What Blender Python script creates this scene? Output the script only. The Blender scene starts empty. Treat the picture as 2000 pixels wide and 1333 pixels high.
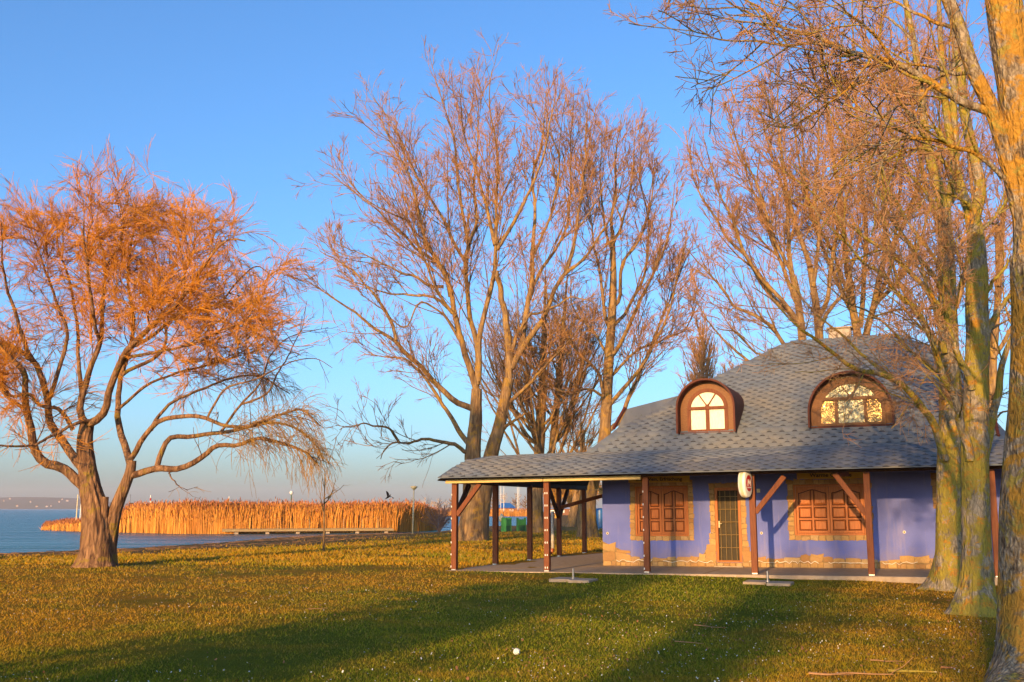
import bpy, math, random
import numpy as np
from mathutils import Vector, Matrix, Euler
random.seed(7)
RG = np.random.default_rng(7)
S = bpy.context.scene
COL = S.collection
PI = math.pi

# ------------------------------------------------------------------ camera, world, sun, exposure
F = 2000.0                                   # focal length in pixels of the 2000 px wide photograph
PITCH = math.atan(326.5 / F)
CAMZ = 1.6
cam_d = bpy.data.cameras.new('camera')
cam = bpy.data.objects.new('camera', cam_d); COL.objects.link(cam)
cam.location = (0, 0, CAMZ); cam.rotation_euler = (PI / 2 + PITCH, 0, 0)
cam_d.sensor_width = 36; cam_d.lens = 36 * F / 2000
cam_d.clip_start = 0.1; cam_d.clip_end = 12000
S.camera = cam

SUN_EL = math.radians(10.5)
SUN_H = (0.372, 0.928)                        # way the shadows run on the ground
W = bpy.data.worlds.new('World'); S.world = W; W.use_nodes = True
nt = W.node_tree; nt.nodes.clear()
sky = nt.nodes.new('ShaderNodeTexSky'); sky.sky_type = 'NISHITA'; sky.sun_disc = False
sky.sun_elevation = SUN_EL
sky.sun_rotation = math.atan2(-SUN_H[0], -SUN_H[1])
sky.altitude = 100; sky.air_density = 1.0; sky.dust_density = 1.9; sky.ozone_density = 5.0
hs = nt.nodes.new('ShaderNodeHueSaturation'); hs.inputs['Saturation'].default_value = 1.02
bg = nt.nodes.new('ShaderNodeBackground'); bg.inputs[1].default_value = 0.135
wo = nt.nodes.new('ShaderNodeOutputWorld')
nt.links.new(sky.outputs[0], hs.inputs['Color']); nt.links.new(hs.outputs[0], bg.inputs[0])
nt.links.new(bg.outputs[0], wo.inputs[0])
sd_ = bpy.data.lights.new('sun', 'SUN'); sd_.energy = 3.2; sd_.angle = math.radians(0.6)
sd_.color = (1.0, 0.58, 0.22)
sun = bpy.data.objects.new('sun', sd_); COL.objects.link(sun)
sun.rotation_euler = Vector((SUN_H[0] * math.cos(SUN_EL), SUN_H[1] * math.cos(SUN_EL), -math.sin(SUN_EL))).to_track_quat('-Z', 'Y').to_euler()
S.view_settings.view_transform = 'Standard'; S.view_settings.look = 'None'
S.view_settings.gamma = 1; S.view_settings.use_curve_mapping = False
S.view_settings.exposure = 1.28
S.cycles.max_bounces = 5; S.cycles.transparent_max_bounces = 6
S.cycles.use_denoising = True

# ------------------------------------------------------------------ geometry of the view (only to find where things stand)
CT, ST = math.cos(PITCH), math.sin(PITCH)
def at(px, py, Y):                            # the point at depth Y metres seen at that pixel
    u = (px - 1000) / F; v = (666.5 - py) / F
    ry = CT - v * ST
    return np.array([u / ry * Y, Y, CAMZ + (ST + v * CT) / ry * Y])
def on_ground(px, py, z=0.0):
    u = (px - 1000) / F; v = (666.5 - py) / F
    t = (z - CAMZ) / (ST + v * CT)
    return np.array([u * t, (CT - v * ST) * t, z])

# ------------------------------------------------------------------ helpers
def link(o, parent=None):
    COL.objects.link(o)
    if parent is not None: o.parent = parent
    return o
def tag(o, label=None, cat=None, group=None, kind=None):
    if label: o['label'] = label
    if cat: o['category'] = cat
    if group: o['group'] = group
    if kind: o['kind'] = kind
    return o
def empty(name, loc=(0, 0, 0), rz=0.0, label=None, cat=None, group=None):
    o = bpy.data.objects.new(name, None); COL.objects.link(o)
    o.location = loc; o.rotation_euler = (0, 0, rz); o.empty_display_size = .2
    return tag(o, label, cat, group)
def copy_tree(o, parent=None):
    c = o.copy(); COL.objects.link(c); c.parent = parent
    for ch in list(o.children): copy_tree(ch, c)
    return c
class MB:
    """collects faces, builds one mesh object"""
    def __init__(s): s.v = []; s.f = []; s.m = []
    def add(s, vs, fs, m=0):
        b = len(s.v); s.v += [tuple(v) for v in vs]
        for f in fs: s.f.append([b + i for i in f]); s.m.append(m)
    def box(s, a, b, m=0):
        x0, y0, z0 = a; x1, y1, z1 = b
        s.add([(x0,y0,z0),(x1,y0,z0),(x1,y1,z0),(x0,y1,z0),(x0,y0,z1),(x1,y0,z1),(x1,y1,z1),(x0,y1,z1)],
              [(0,3,2,1),(4,5,6,7),(0,1,5,4),(1,2,6,5),(2,3,7,6),(3,0,4,7)], m)
    def bar(s, p, q, w, h, m=0, up=(0, 0, 1)):      # a squared bar from p to q
        p = Vector(p); q = Vector(q); t = (q - p).normalized(); u = Vector(up)
        if abs(t.dot(u)) > .98: u = Vector((0, 1, 0))
        a = t.cross(u).normalized() * w / 2; b = a.cross(t).normalized() * h / 2
        s.add([p-a-b, p+a-b, p+a+b, p-a+b, q-a-b, q+a-b, q+a+b, q-a+b],
              [(0,3,2,1),(4,5,6,7),(0,1,5,4),(1,2,6,5),(2,3,7,6),(3,0,4,7)], m)
    def prism(s, poly, d0, d1, m=0):               # polygon in (x,z) pulled along y
        n = len(poly)
        s.add([(x, d0, z) for x, z in poly] + [(x, d1, z) for x, z in poly],
              [tuple(range(n)), tuple(range(2*n-1, n-1, -1))] + [(i, i+n, (i+1) % n + n, (i+1) % n) for i in range(n)], m)
    def ring(s, o, i, d0, d1, m=0, closed=False):   # band between outer and inner outline (same count)
        n = len(o)
        vs = [(x, d0, z) for x, z in o] + [(x, d0, z) for x, z in i] + [(x, d1, z) for x, z in o] + [(x, d1, z) for x, z in i]
        fs = []
        for k in range(n if closed else n - 1):
            j = (k + 1) % n
            fs += [(k, j, n+j, n+k), (2*n+k, 3*n+k, 3*n+j, 2*n+j), (k, 2*n+k, 2*n+j, j), (n+k, n+j, 3*n+j, 3*n+k)]
        if not closed: fs += [(0, n, 3*n, 2*n), (n-1, 3*n-1, 4*n-1, 2*n-1)]
        s.add(vs, fs, m)
    def cyl(s, p, q, r0, r1=None, n=10, m=0):
        r1 = r0 if r1 is None else r1
        p = Vector(p); q = Vector(q); t = (q - p).normalized()
        a = t.orthogonal().normalized(); b = t.cross(a)
        vs = [p + (a*math.cos(2*PI*k/n) + b*math.sin(2*PI*k/n))*r0 for k in range(n)] + [q + (a*math.cos(2*PI*k/n) + b*math.sin(2*PI*k/n))*r1 for k in range(n)]
        s.add(vs, [tuple(range(n-1, -1, -1)), tuple(range(n, 2*n))] + [(k, (k+1) % n, (k+1) % n + n, k+n) for k in range(n)], m)
    def lathe(s, c, prof, n=14, m=0):              # prof: (radius, z)
        vs = []; fs = []
        for r, z in prof: vs += [(c[0]+r*math.cos(2*PI*k/n), c[1]+r*math.sin(2*PI*k/n), c[2]+z) for k in range(n)]
        for j in range(len(prof)-1): fs += [(j*n+k, j*n+(k+1) % n, (j+1)*n+(k+1) % n, (j+1)*n+k) for k in range(n)]
        fs += [tuple(range(n-1, -1, -1)), tuple(range((len(prof)-1)*n, len(prof)*n))]
        s.add(vs, fs, m)
    def mesh(s, name, mats):
        me = bpy.data.meshes.new(name); me.from_pydata(s.v, [], s.f)
        for m in (mats if isinstance(mats, (list, tuple)) else [mats]): me.materials.append(m)
        if any(s.m): me.polygons.foreach_set('material_index', s.m)
        me.update(); return me
    def build(s, name, mats, parent=None, bevel=0, smooth=False, loc=None):
        o = bpy.data.objects.new(name, s.mesh(name, mats)); link(o, parent)
        if loc is not None: o.location = loc
        if smooth: o.data.polygons.foreach_set('use_smooth', [True]*len(o.data.polygons))
        if bevel:
            b = o.modifiers.new('bevel', 'BEVEL'); b.width = bevel; b.segments = 1; b.limit_method = 'ANGLE'
        return o
def quads_mesh(name, verts, faces, mats, smooth=False, mi=None):
    """fast mesh from numpy arrays; faces (N,3) or (N,4)"""
    me = bpy.data.meshes.new(name)
    verts = np.ascontiguousarray(verts, dtype=np.float32); faces = np.ascontiguousarray(faces, dtype=np.int32)
    k = faces.shape[1]
    me.vertices.add(len(verts)); me.vertices.foreach_set('co', verts.ravel())
    me.loops.add(faces.size); me.loops.foreach_set('vertex_index', faces.ravel())
    me.polygons.add(len(faces)); me.polygons.foreach_set('loop_start', np.arange(0, faces.size, k, dtype=np.int32))
    for m in (mats if isinstance(mats, (list, tuple)) else [mats]): me.materials.append(m)
    if mi is not None: me.polygons.foreach_set('material_index', np.ascontiguousarray(mi, dtype=np.int32))
    me.update(calc_edges=True)
    if smooth: me.polygons.foreach_set('use_smooth', np.ones(len(faces), dtype=bool))
    me.validate()
    return me

# ------------------------------------------------------------------ materials
class N:
    def __init__(s, name, rough=.8, spec=.3, metal=0.0):
        s.mat = bpy.data.materials.new(name); s.mat.use_nodes = True
        s.t = s.mat.node_tree; s.b = s.t.nodes['Principled BSDF']
        s.b.inputs['Roughness'].default_value = rough; s.b.inputs['Metallic'].default_value = metal
        s.b.inputs['Specular IOR Level'].default_value = spec
        s._c = None
    def n(s, typ, **kw):
        x = s.t.nodes.new(typ)
        for k, v in kw.items():
            if k in x.inputs: x.inputs[k].default_value = v
            else: setattr(x, k, v)
        return x
    def l(s, a, b): s.t.links.new(a, b)
    def pos(s, scale=(1, 1, 1), world=True):
        src = s.n('ShaderNodeNewGeometry').outputs['Position'] if world else s.n('ShaderNodeTexCoord').outputs['Object']
        m = s.n('ShaderNodeMapping'); m.inputs['Scale'].default_value = scale
        s.l(src, m.inputs['Vector']); return m.outputs[0]
    def noise(s, vec, scale, detail=3, rough=.55, dist=0.0):
        x = s.n('ShaderNodeTexNoise', Scale=scale, Detail=detail, Roughness=rough, Distortion=dist); s.l(vec, x.inputs['Vector']); return x.outputs['Fac']
    def voro(s, vec, scale, feat='F1'):
        x = s.n('ShaderNodeTexVoronoi', Scale=scale); x.feature = feat; s.l(vec, x.inputs['Vector']); return x.outputs['Distance']
    def ramp(s, fac, stops, interp='LINEAR'):
        r = s.n('ShaderNodeValToRGB'); r.color_ramp.interpolation = interp
        e = r.color_ramp.elements
        while len(e) > 1: e.remove(e[-1])
        e[0].position = stops[0][0]; e[0].color = (*stops[0][1], 1)
        for p, c in stops[1:]:
            q = e.new(p); q.color = (*c, 1)
        s.l(fac, r.inputs[0]); return r.outputs[0]
    def mix(s, fac, a, b, typ='MIX'):
        m = s.n('ShaderNodeMix'); m.data_type = 'RGBA'; m.blend_type = typ
        if isinstance(fac, float): m.inputs[0].default_value = fac
        else: s.l(fac, m.inputs[0])
        for i, c in ((6, a), (7, b)):
            if isinstance(c, tuple): m.inputs[i].default_value = (*c, 1)
            else: s.l(c, m.inputs[i])
        return m.outputs[2]
    def step(s, fac, a, b):
        m = s.n('ShaderNodeMapRange'); m.inputs[1].default_value = a; m.inputs[2].default_value = b; s.l(fac, m.inputs[0]); return m.outputs[0]
    def col(s, c):
        if isinstance(c, tuple): s.b.inputs['Base Color'].default_value = (*c, 1)
        else: s.l(c, s.b.inputs['Base Color'])
        return s
    def bump(s, h, strength=.5, dist=.02):
        x = s.n('ShaderNodeBump', Strength=strength, Distance=dist); s.l(h, x.inputs['Height']); s.l(x.outputs[0], s.b.inputs['Normal']); return s
def g3(v): return (v, v, v)
M = {}
def simple(name, c, c2=None, scale=8, rough=.7, spec=.3, metal=0, bump=0, stretch=(1, 1, 1), world=False):
    n = N(name, rough, spec, metal); p = n.pos(stretch, world); f = n.noise(p, scale, 4)
    c2 = c2 or tuple(x*.7 for x in c)
    n.col(n.ramp(f, [(.3, c2), (.7, c)]))
    if bump: n.bump(f, bump, .01)
    M[name] = n.mat; return n.mat
simple('plaster_white', (.75, .72, .62), (.6, .56, .48))
simple('wood_brown', (.21, .070, .028), (.11, .036, .017), 3, .55, .12, bump=.3, stretch=(14, 14, 1.2))
simple('wood_dark', (.07, .030, .018), (.035, .016, .010), 3, .6, .1, bump=.3, stretch=(14, 14, 1.2))
simple('wood_shutter', (.46, .150, .036), (.30, .09, .022), 3, .38, .15, bump=.15, stretch=(22, 22, 1.5))
simple('wood_shutter_edge', (.10, .032, .014), (.06, .02, .01), 3, .6, .1)
simple('wood_honey', (.22, .095, .032), (.13, .055, .022), 4, .45, .12, bump=.15, stretch=(4, 20, 20))
simple('fascia_yellow', (.55, .42, .16), (.42, .30, .10), 4, .5, .4, stretch=(2, 20, 20))
simple('sign_ochre', (.62, .38, .03), (.55, .30, .02), 2, .35, .5)
simple('sign_text', (.03, .035, .015), (.02, .025, .01), 2, .5)
simple('white_paint', (.72, .72, .66), (.6, .6, .54), 9, .4, .5)
simple('cream_paint', (.65, .58, .36), (.52, .45, .26), 6, .4, .5)
simple('red_paint', (.42, .02, .02), (.3, .012, .012), 6, .3, .5)
simple('steel', (.45, .44, .42), (.3, .3, .3), 12, .35, .5, .8)
simple('concrete', (.42, .33, .23), (.30, .225, .15), 7, .9, .2, bump=.3)
simple('mortar', (.30, .20, .09), (.2, .13, .06), 14, .95, .1, bump=.5)
simple('green_paint', (.05, .26, .05), (.03, .17, .03), 5, .45, .4)
simple('green_dark', (.03, .12, .03), (.02, .08, .02), 5, .5, .4)
simple('blue_paint', (.02, .14, .42), (.015, .10, .30), 5, .4, .5)
simple('black_feather', (.02, .017, .015), (.012, .01, .01), 9, .6)
simple('brown_hood', (.12, .035, .02), (.075, .024, .015), 4, .6, .12, bump=.1)
simple('iron_bar', (.36, .25, .10), (.24, .16, .06), 9, .4, .5, .3)
simple('pipe_grey', (.55, .52, .46), (.45, .42, .36), 5, .4, .5)
simple('pipe_orange', (.45, .14, .05), (.35, .10, .035), 5, .4, .5)
simple('pier_wood', (.36, .27, .14), (.24, .17, .09), 3, .8, .2, bump=.4, stretch=(1, 8, 8))
simple('litter_leaf', (.30, .14, .05), (.17, .08, .03), 30, .7)
simple('fallen_branch', (.36, .20, .09), (.24, .13, .06), 12, .8)
simple('curtain_white', (.80, .78, .66), (.70, .66, .50), 6, .8, .2, stretch=(6, 1, 2))
simple('brick_red', (.30, .12, .06), (.2, .08, .04), 12, .9, .1, bump=.3)
simple('far_wall', (.42, .35, .27), (.34, .28, .21), 1, .9)
simple('far_brown', (.26, .12, .06), (.17, .08, .04), 1, .9)
simple('shingle_print', (.06, .06, .062), (.04, .04, .042), 20, .95, .1)

def m_stone():
    n = N('stone', .85, .25)
    oi = n.n('ShaderNodeObjectInfo').outputs['Random']
    p = n.pos((1, 1, 1)); f = n.noise(p, 22, 5, .65)
    c = n.ramp(oi, [(0, (.40, .24, .085)), (.35, (.50, .32, .125)), (.7, (.34, .18, .065)), (1, (.45, .32, .16))])
    n.col(n.mix(n.step(f, .35, .75), c, n.mix(.5, c, (.20, .12, .06)))); n.bump(f, .6, .015)
    return n.mat
M['stone'] = m_stone()
def m_wall():
    n = N('wall_blue', .85, .25)
    p = n.pos(); big = n.noise(p, .9, 3); fine = n.noise(p, 45, 4, .6)
    c = n.ramp(big, [(.3, (.10, .13, .46)), (.55, (.135, .165, .52)), (.75, (.18, .20, .54))])
    c = n.mix(n.step(fine, .3, .8), c, n.mix(.5, c, (.11, .15, .34)))
    sz_ = n.n('ShaderNodeSeparateXYZ'); n.l(n.n('ShaderNodeNewGeometry').outputs['Position'], sz_.inputs[0])
    mz = n.n('ShaderNodeMath'); mz.operation = 'MULTIPLY_ADD'; mz.inputs[1].default_value = .7; n.l(n.noise(p, 6, 4, .7), mz.inputs[0]); n.l(sz_.outputs[2], mz.inputs[2])
    sp_ = n.n('ShaderNodeMath'); sp_.operation = 'MULTIPLY'; sp_.inputs[1].default_value = .45; n.l(n.step(mz.outputs[0], 1.0, .55), sp_.inputs[0])
    c = n.mix(sp_.outputs[0], c, (.26, .21, .19))
    # drips and dust of the render coat
    st = n.noise(n.pos((9, 9, .8)), 1.0, 3)
    c = n.mix(n.step(st, .56, .78), c, n.mix(.35, c, (.30, .27, .38)))
    n.col(c); n.bump(n.noise(p, 70, 4, .7), .5, .01); return n.mat
M['wall_blue'] = m_wall()
def m_shingle():
    n = N('shingle', .92, .2)
    oi = n.n('ShaderNodeObjectInfo').outputs['Random']; ri = n.n('ShaderNodeNewGeometry').outputs['Random Per Island']
    a = n.n('ShaderNodeMath'); a.operation = 'ADD'; n.l(oi, a.inputs[0]); n.l(ri, a.inputs[1])
    fr = n.n('ShaderNodeMath'); fr.operation = 'FRACT'; n.l(a.outputs[0], fr.inputs[0])
    c = n.ramp(fr.outputs[0], [(0, (.11, .14, .18)), (.5, (.13, .157, .193)), (1, (.16, .182, .208))])
    p = n.pos(); gr = n.noise(p, 160, 3, .8); st = n.noise(p, .8, 3)
    c = n.mix(n.step(gr, .3, .75), c, n.mix(.5, c, (.07, .07, .075)))
    c = n.mix(n.step(st, .45, .72), c, n.mix(.5, c, (.21, .18, .12)))
    ms = n.noise(p, 5.5, 5, .75); c = n.mix(n.step(ms, .60, .70), c, n.mix(.6, c, (.10, .105, .05)))
    sk = n.noise(n.pos((3.5, .5, .5)), 1, 4, .6); c = n.mix(n.step(sk, .52, .72), c, n.mix(.4, c, (.08, .09, .11)))
    n.col(c); n.bump(gr, .5, .006); return n.mat
M['shingle'] = m_shingle()
def m_lawn(name, ground):
    n = N(name, 1.0, .04)
    p = n.pos((1, 1, 0)); a = n.noise(p, .16, 4, .6); b = n.noise(p, .9, 4, .65); d = n.noise(p, 7, 4, .7); v = n.noise(p, 45, 2, .6)
    green = n.ramp(b, [(.3, (.115, .14, .007)), (.55, (.175, .195, .010)), (.75, (.23, .235, .014))])
    straw = n.ramp(d, [(.3, (.30, .145, .012)), (.55, (.43, .215, .017)), (.8, (.54, .29, .03))])
    ad = n.n('ShaderNodeMath'); ad.operation = 'ADD'; n.l(a, ad.inputs[0]); n.l(b, ad.inputs[1])
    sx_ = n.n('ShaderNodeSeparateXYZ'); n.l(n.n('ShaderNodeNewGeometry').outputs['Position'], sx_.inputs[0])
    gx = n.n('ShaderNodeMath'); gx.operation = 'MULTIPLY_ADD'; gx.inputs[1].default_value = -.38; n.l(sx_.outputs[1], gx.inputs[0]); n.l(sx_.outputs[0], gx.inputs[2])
    shade_green = n.step(gx.outputs[0], -11.5, -6.5); dry = n.step(gx.outputs[0], -3.2, -.8)  # shade painted into the grass colour: greener along the tree shadows, strawier in sun
    dm = n.n('ShaderNodeMath'); dm.operation = 'SUBTRACT'; n.l(dry, dm.inputs[0]); n.l(shade_green, dm.inputs[1])
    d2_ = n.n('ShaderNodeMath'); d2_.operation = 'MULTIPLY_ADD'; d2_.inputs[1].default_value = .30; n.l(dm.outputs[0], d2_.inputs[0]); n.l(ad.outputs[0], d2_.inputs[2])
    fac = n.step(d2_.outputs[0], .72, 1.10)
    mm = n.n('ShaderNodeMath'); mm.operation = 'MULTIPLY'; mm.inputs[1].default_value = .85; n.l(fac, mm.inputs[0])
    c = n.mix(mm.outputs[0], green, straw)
    if ground:
        sp = n.n('ShaderNodeSeparateXYZ'); n.l(n.n('ShaderNodeNewGeometry').outputs['Position'], sp.inputs[0])
        c = n.mix(n.step(v, .35, .7), n.mix(.45, c, (.03, .022, .01)), c)
        # washed up straw and mud along the shore
        bank = n.n('ShaderNodeMath'); bank.operation = 'ADD'
        sc = n.n('ShaderNodeMath'); sc.operation = 'MULTIPLY'; sc.inputs[1].default_value = .16; n.l(d, sc.inputs[0])
        n.l(sp.outputs[2], bank.inputs[0]); n.l(sc.outputs[0], bank.inputs[1])
        mud = n.ramp(d, [(.35, (.09, .06, .02)), (.52, (.19, .115, .035)), (.68, (.38, .22, .08))])
        c = n.mix(n.step(bank.outputs[0], .045, -.09), c, mud)
        n.bump(n.noise(p, 30, 5, .75), 1.0, .06)
    else:
        ri = n.n('ShaderNodeNewGeometry').outputs['Random Per Island']
        c = n.mix(n.step(ri, .72, .78), c, n.mix(.6, c, (.30, .19, .06)))
        c = n.mix(n.step(ri, .16, .12), c, n.mix(.5, c, (.10, .17, .02)))
    n.col(c)
    if not ground:
        n.b.inputs['Subsurface Weight'].default_value = 0
    return n.mat
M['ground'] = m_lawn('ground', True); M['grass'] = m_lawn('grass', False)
def m_water():
    n = N('water', .25, .35)
    n.b.inputs['IOR'].default_value = 1.33
    p1 = n.pos((.5, 1.6, 1)); a = n.noise(p1, 1.4, 4, .6, .5); p2 = n.pos((.05, .22, 1)); b = n.noise(p2, 1, 3, .5)
    n.col(n.ramp(b, [(.3, (.015, .085, .11)), (.7, (.03, .13, .16))]))
    m = n.n('ShaderNodeMath'); m.operation = 'MULTIPLY_ADD'; m.inputs[1].default_value = 7.0
    n.l(b, m.inputs[0]); n.l(a, m.inputs[2]); n.bump(m.outputs[0], 1.0, .45)
    return n.mat
M['water'] = m_water()
def m_bark(name, base, dark, lichen=None, lichen2=None, fur=9, amt=.5, zst=.18, bump=1.0):
    n = N(name, .9, .15)
    p = n.pos((1, 1, zst)); q = n.pos()
    f = n.noise(p, fur, 5, .6, .6); v = n.voro(p, fur*1.3, 'DISTANCE_TO_EDGE')
    c = n.mix(n.step(f, .35, .62), dark, base)
    c = n.mix(n.step(v, .0, .14), n.mix(.5, c, dark), c)
    if lichen:
        a = n.noise(q, 2.1, 5, .7, .4); b = n.noise(q, 5.0, 6, .75, .5)
        c = n.mix(n.step(a, .60 - amt*.25, .66 - amt*.25), c, n.mix(n.step(f, .3, .7), n.mix(.4, lichen, dark), lichen))
        if lichen2: c = n.mix(n.step(b, .54, .60), c, n.mix(n.step(f, .3, .6), n.mix(.5, lichen2, dark), lichen2))
    n.col(c)
    m = n.n('ShaderNodeMath'); m.operation = 'ADD'; n.l(f, m.inputs[0]); n.l(v, m.inputs[1])
    n.bump(m.outputs[0], bump, .04); return n.mat
M['bark_willow'] = m_bark('bark_willow', (.30, .17, .085), (.07, .035, .02), (.24, .16, .03), None, 8, .15)
M['bark_poplar'] = m_bark('bark_poplar', (.34, .22, .10), (.12, .07, .035), (.34, .20, .04), None, 5, .3)
M['bark_near'] = m_bark('bark_near', (.36, .30, .21), (.12, .10, .065), (.30, .24, .03), (.42, .20, .02), 14, .58, .4, 1.0)
M['bark_nearest'] = m_bark('bark_nearest', (.38, .31, .21), (.09, .06, .035), (.44, .23, .03), (.32, .25, .05), 18, .50, .45, 1.0)
simple('twig_willow', (.66, .28, .022), (.46, .18, .016), 3, .6, .3, world=True)
simple('twig_willow_dark', (.48, .26, .05), (.26, .15, .04), 1, .7, .2, world=True)
simple('twig_poplar', (.46, .235, .085), (.31, .155, .06), 2, .7, .2, world=True)
simple('twig_near', (.46, .25, .11), (.30, .165, .075), 2, .7, .2, world=True)
simple('twig_far', (.36, .21, .15), (.26, .15, .11), .3, .9, .1, world=True)
simple('twig_yellow', (.55, .30, .04), (.42, .20, .03), .6, .8, .1, world=True)
simple('birch_white', (.62, .52, .42), (.45, .36, .3), 3, .8, .1, world=True)
def m_reed():
    n = N('reed', .75, .2)
    ri = n.n('ShaderNodeNewGeometry').outputs['Random Per Island']
    p = n.pos((1, 1, .2)); f = n.noise(p, .8, 3)
    c = n.ramp(ri, [(0, (.52, .21, .03)), (.5, (.62, .27, .04)), (.85, (.70, .35, .07)), (1, (.48, .18, .035))])
    n.col(n.mix(n.step(f, .4, .75), c, n.mix(.5, c, (.40, .16, .035)))); return n.mat
M['reed'] = m_reed()
simple('reed_plume', (.38, .14, .05), (.26, .09, .035), 2, .85, .1, world=True)
def m_glass(name, c, rough=.08, bump=0, metal=0.0):
    n = N(name, rough, .8 if rough < .4 else .1, metal); p = n.pos((1, 1, 1), False); f = n.noise(p, 6, 3, .6, 1.5)
    n.col(n.ramp(f, [(.3, tuple(x*.6 for x in c)), (.7, c)]))
    if bump: n.bump(f, bump, .05)
    return n.mat
M['glass_dark'] = m_glass('glass_dark', (.05, .036, .016), .45)
M['glass_foil'] = m_glass('glass_foil', (.55, .34, .12), .18, 1.0, .85)
M['glass_grey_foil'] = m_glass('glass_grey_foil', (.26, .25, .16), .25, .8, .6)
M['lamp_glass'] = m_glass('lamp_glass', (.5, .48, .38), .1)

# ------------------------------------------------------------------ terrain and water
WATER = -0.4
SHORE = np.array([(-300, 15), (-60, 39), (-34, 44), (-23.3, 47.5), (-20, 53), (-18.2, 59.8), (-16.7, 72.4), (-14, 79.3), (-10.5, 84),
                  (-7.3, 88), (-6.2, 98), (-5.2, 110), (-3.6, 117.7), (0, 121), (3, 135), (7, 187), (8.5, 257), (0, 259), (-22, 262), (-75, 285), (-110, 420),
                  (600, 1200), (7000, 7000), (7000, -7000), (-300, -7000)], float)
def shore_dist(x, y):                         # + on land, - on the lake
    P = np.stack([x, y], -1); A = SHORE; B = np.roll(SHORE, -1, 0)
    best = np.full(x.shape, 1e9); ins = np.zeros(x.shape, bool)
    for a, b in zip(A, B):
        ab = b - a; t = np.clip(((P - a) @ ab) / (ab @ ab), 0, 1)
        best = np.minimum(best, np.linalg.norm(P - (a + t[..., None]*ab), axis=-1))
        c = ((a[1] > y) != (b[1] > y)); xi = a[0] + (y - a[1]) / (b[1] - a[1] + 1e-12) * ab[0]
        ins ^= c & (x < xi)
    return np.where(ins, best, -best)
_ph = RG.uniform(0, 6.28, (9, 2)); _kk = RG.normal(0, 1, (9, 2)) * np.array([.25]*3 + [.9]*3 + [2.2]*3)[:, None]
def ground_z(x, y):
    x = np.asarray(x, float); y = np.asarray(y, float)
    d = shore_dist(x, y)
    t = np.clip(d / 20.0, 0, 1); z = WATER - .02 + (.42) * (1 - (1 - t)**1.3)
    z = np.where(d < 0, WATER - .02 + np.maximum(d * .12, -1.0), z)
    w = sum(a * np.sin(k[0]*x + k[1]*y + p[0]) for a, k, p in zip([.012]*3 + [.006]*3 + [.004]*3, _kk, _ph))
    return z + w * np.clip(d / 6, 0, 1) * np.exp(-np.hypot(x, y) / 150)
def gz(x, y): return float(ground_z(np.array([x]), np.array([y]))[0])
xs = np.concatenate([-np.geomspace(7000, 70, 16), np.arange(-60, -30, 1.5), np.arange(-30, 24, .5), np.arange(24, 60, 2), np.geomspace(70, 7000, 16)])
ys = np.concatenate([-np.geomspace(7000, 40, 14), np.arange(-30, 4, 2), np.arange(4, 60, .5), np.arange(60, 130, 1.0), np.arange(130, 300, 5), np.geomspace(310, 7000, 16)])
GX, GY = np.meshgrid(xs, ys); GZ = ground_z(GX, GY)
nx, ny = len(xs), len(ys); idx = np.arange(nx*ny).reshape(ny, nx)
fq = np.stack([idx[:-1, :-1], idx[:-1, 1:], idx[1:, 1:], idx[1:, :-1]], -1).reshape(-1, 4)
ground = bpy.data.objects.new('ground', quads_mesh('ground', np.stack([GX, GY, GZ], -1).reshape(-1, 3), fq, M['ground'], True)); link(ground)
tag(ground, kind='structure')
b = MB(); b.add([(-7000, -200, WATER), (7000, -200, WATER), (7000, 7000, WATER), (-7000, 7000, WATER)], [(0, 1, 2, 3)])
tag(b.build('lake_water', M['water']), kind='structure')

# far hills across the lake
def m_hill():
    n = N('hill', .95, .05); p = n.pos((1, 1, 3)); f = n.noise(p, .012, 5, .6); v = n.voro(p, .03)
    n.col(n.mix(n.step(f, .4, .65), (.05, .07, .035), (.11, .085, .05))); return n.mat
hx = np.linspace(-2600, 900, 90); prof = []
for x in hx:
    base = 20*math.exp(-((x+1260)/210)**2) + 27*math.exp(-((x+1750)/520)**2) + 4*math.exp(-((x+900)/200)**2)
    prof.append(base + .9*math.sin(x*.02) + .6*math.sin(x*.047+1))
prof = np.array(prof); hv = []
for k in range(8):
    t = k / 7; hv.append(np.stack([hx, 2480 + 420*t + 0*hx, -1 + (prof+1)*math.sin(t*PI*.62)/math.sin(PI*.5)], -1))
hv = np.array(hv); ii = np.arange(8*90).reshape(8, 90)
hq = np.stack([ii[:-1, :-1], ii[:-1, 1:], ii[1:, 1:], ii[1:, :-1]], -1).reshape(-1, 4)
tag(link(bpy.data.objects.new('far_hills', quads_mesh('far_hills', hv.reshape(-1, 3), hq, m_hill(), True))), kind='structure')
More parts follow.
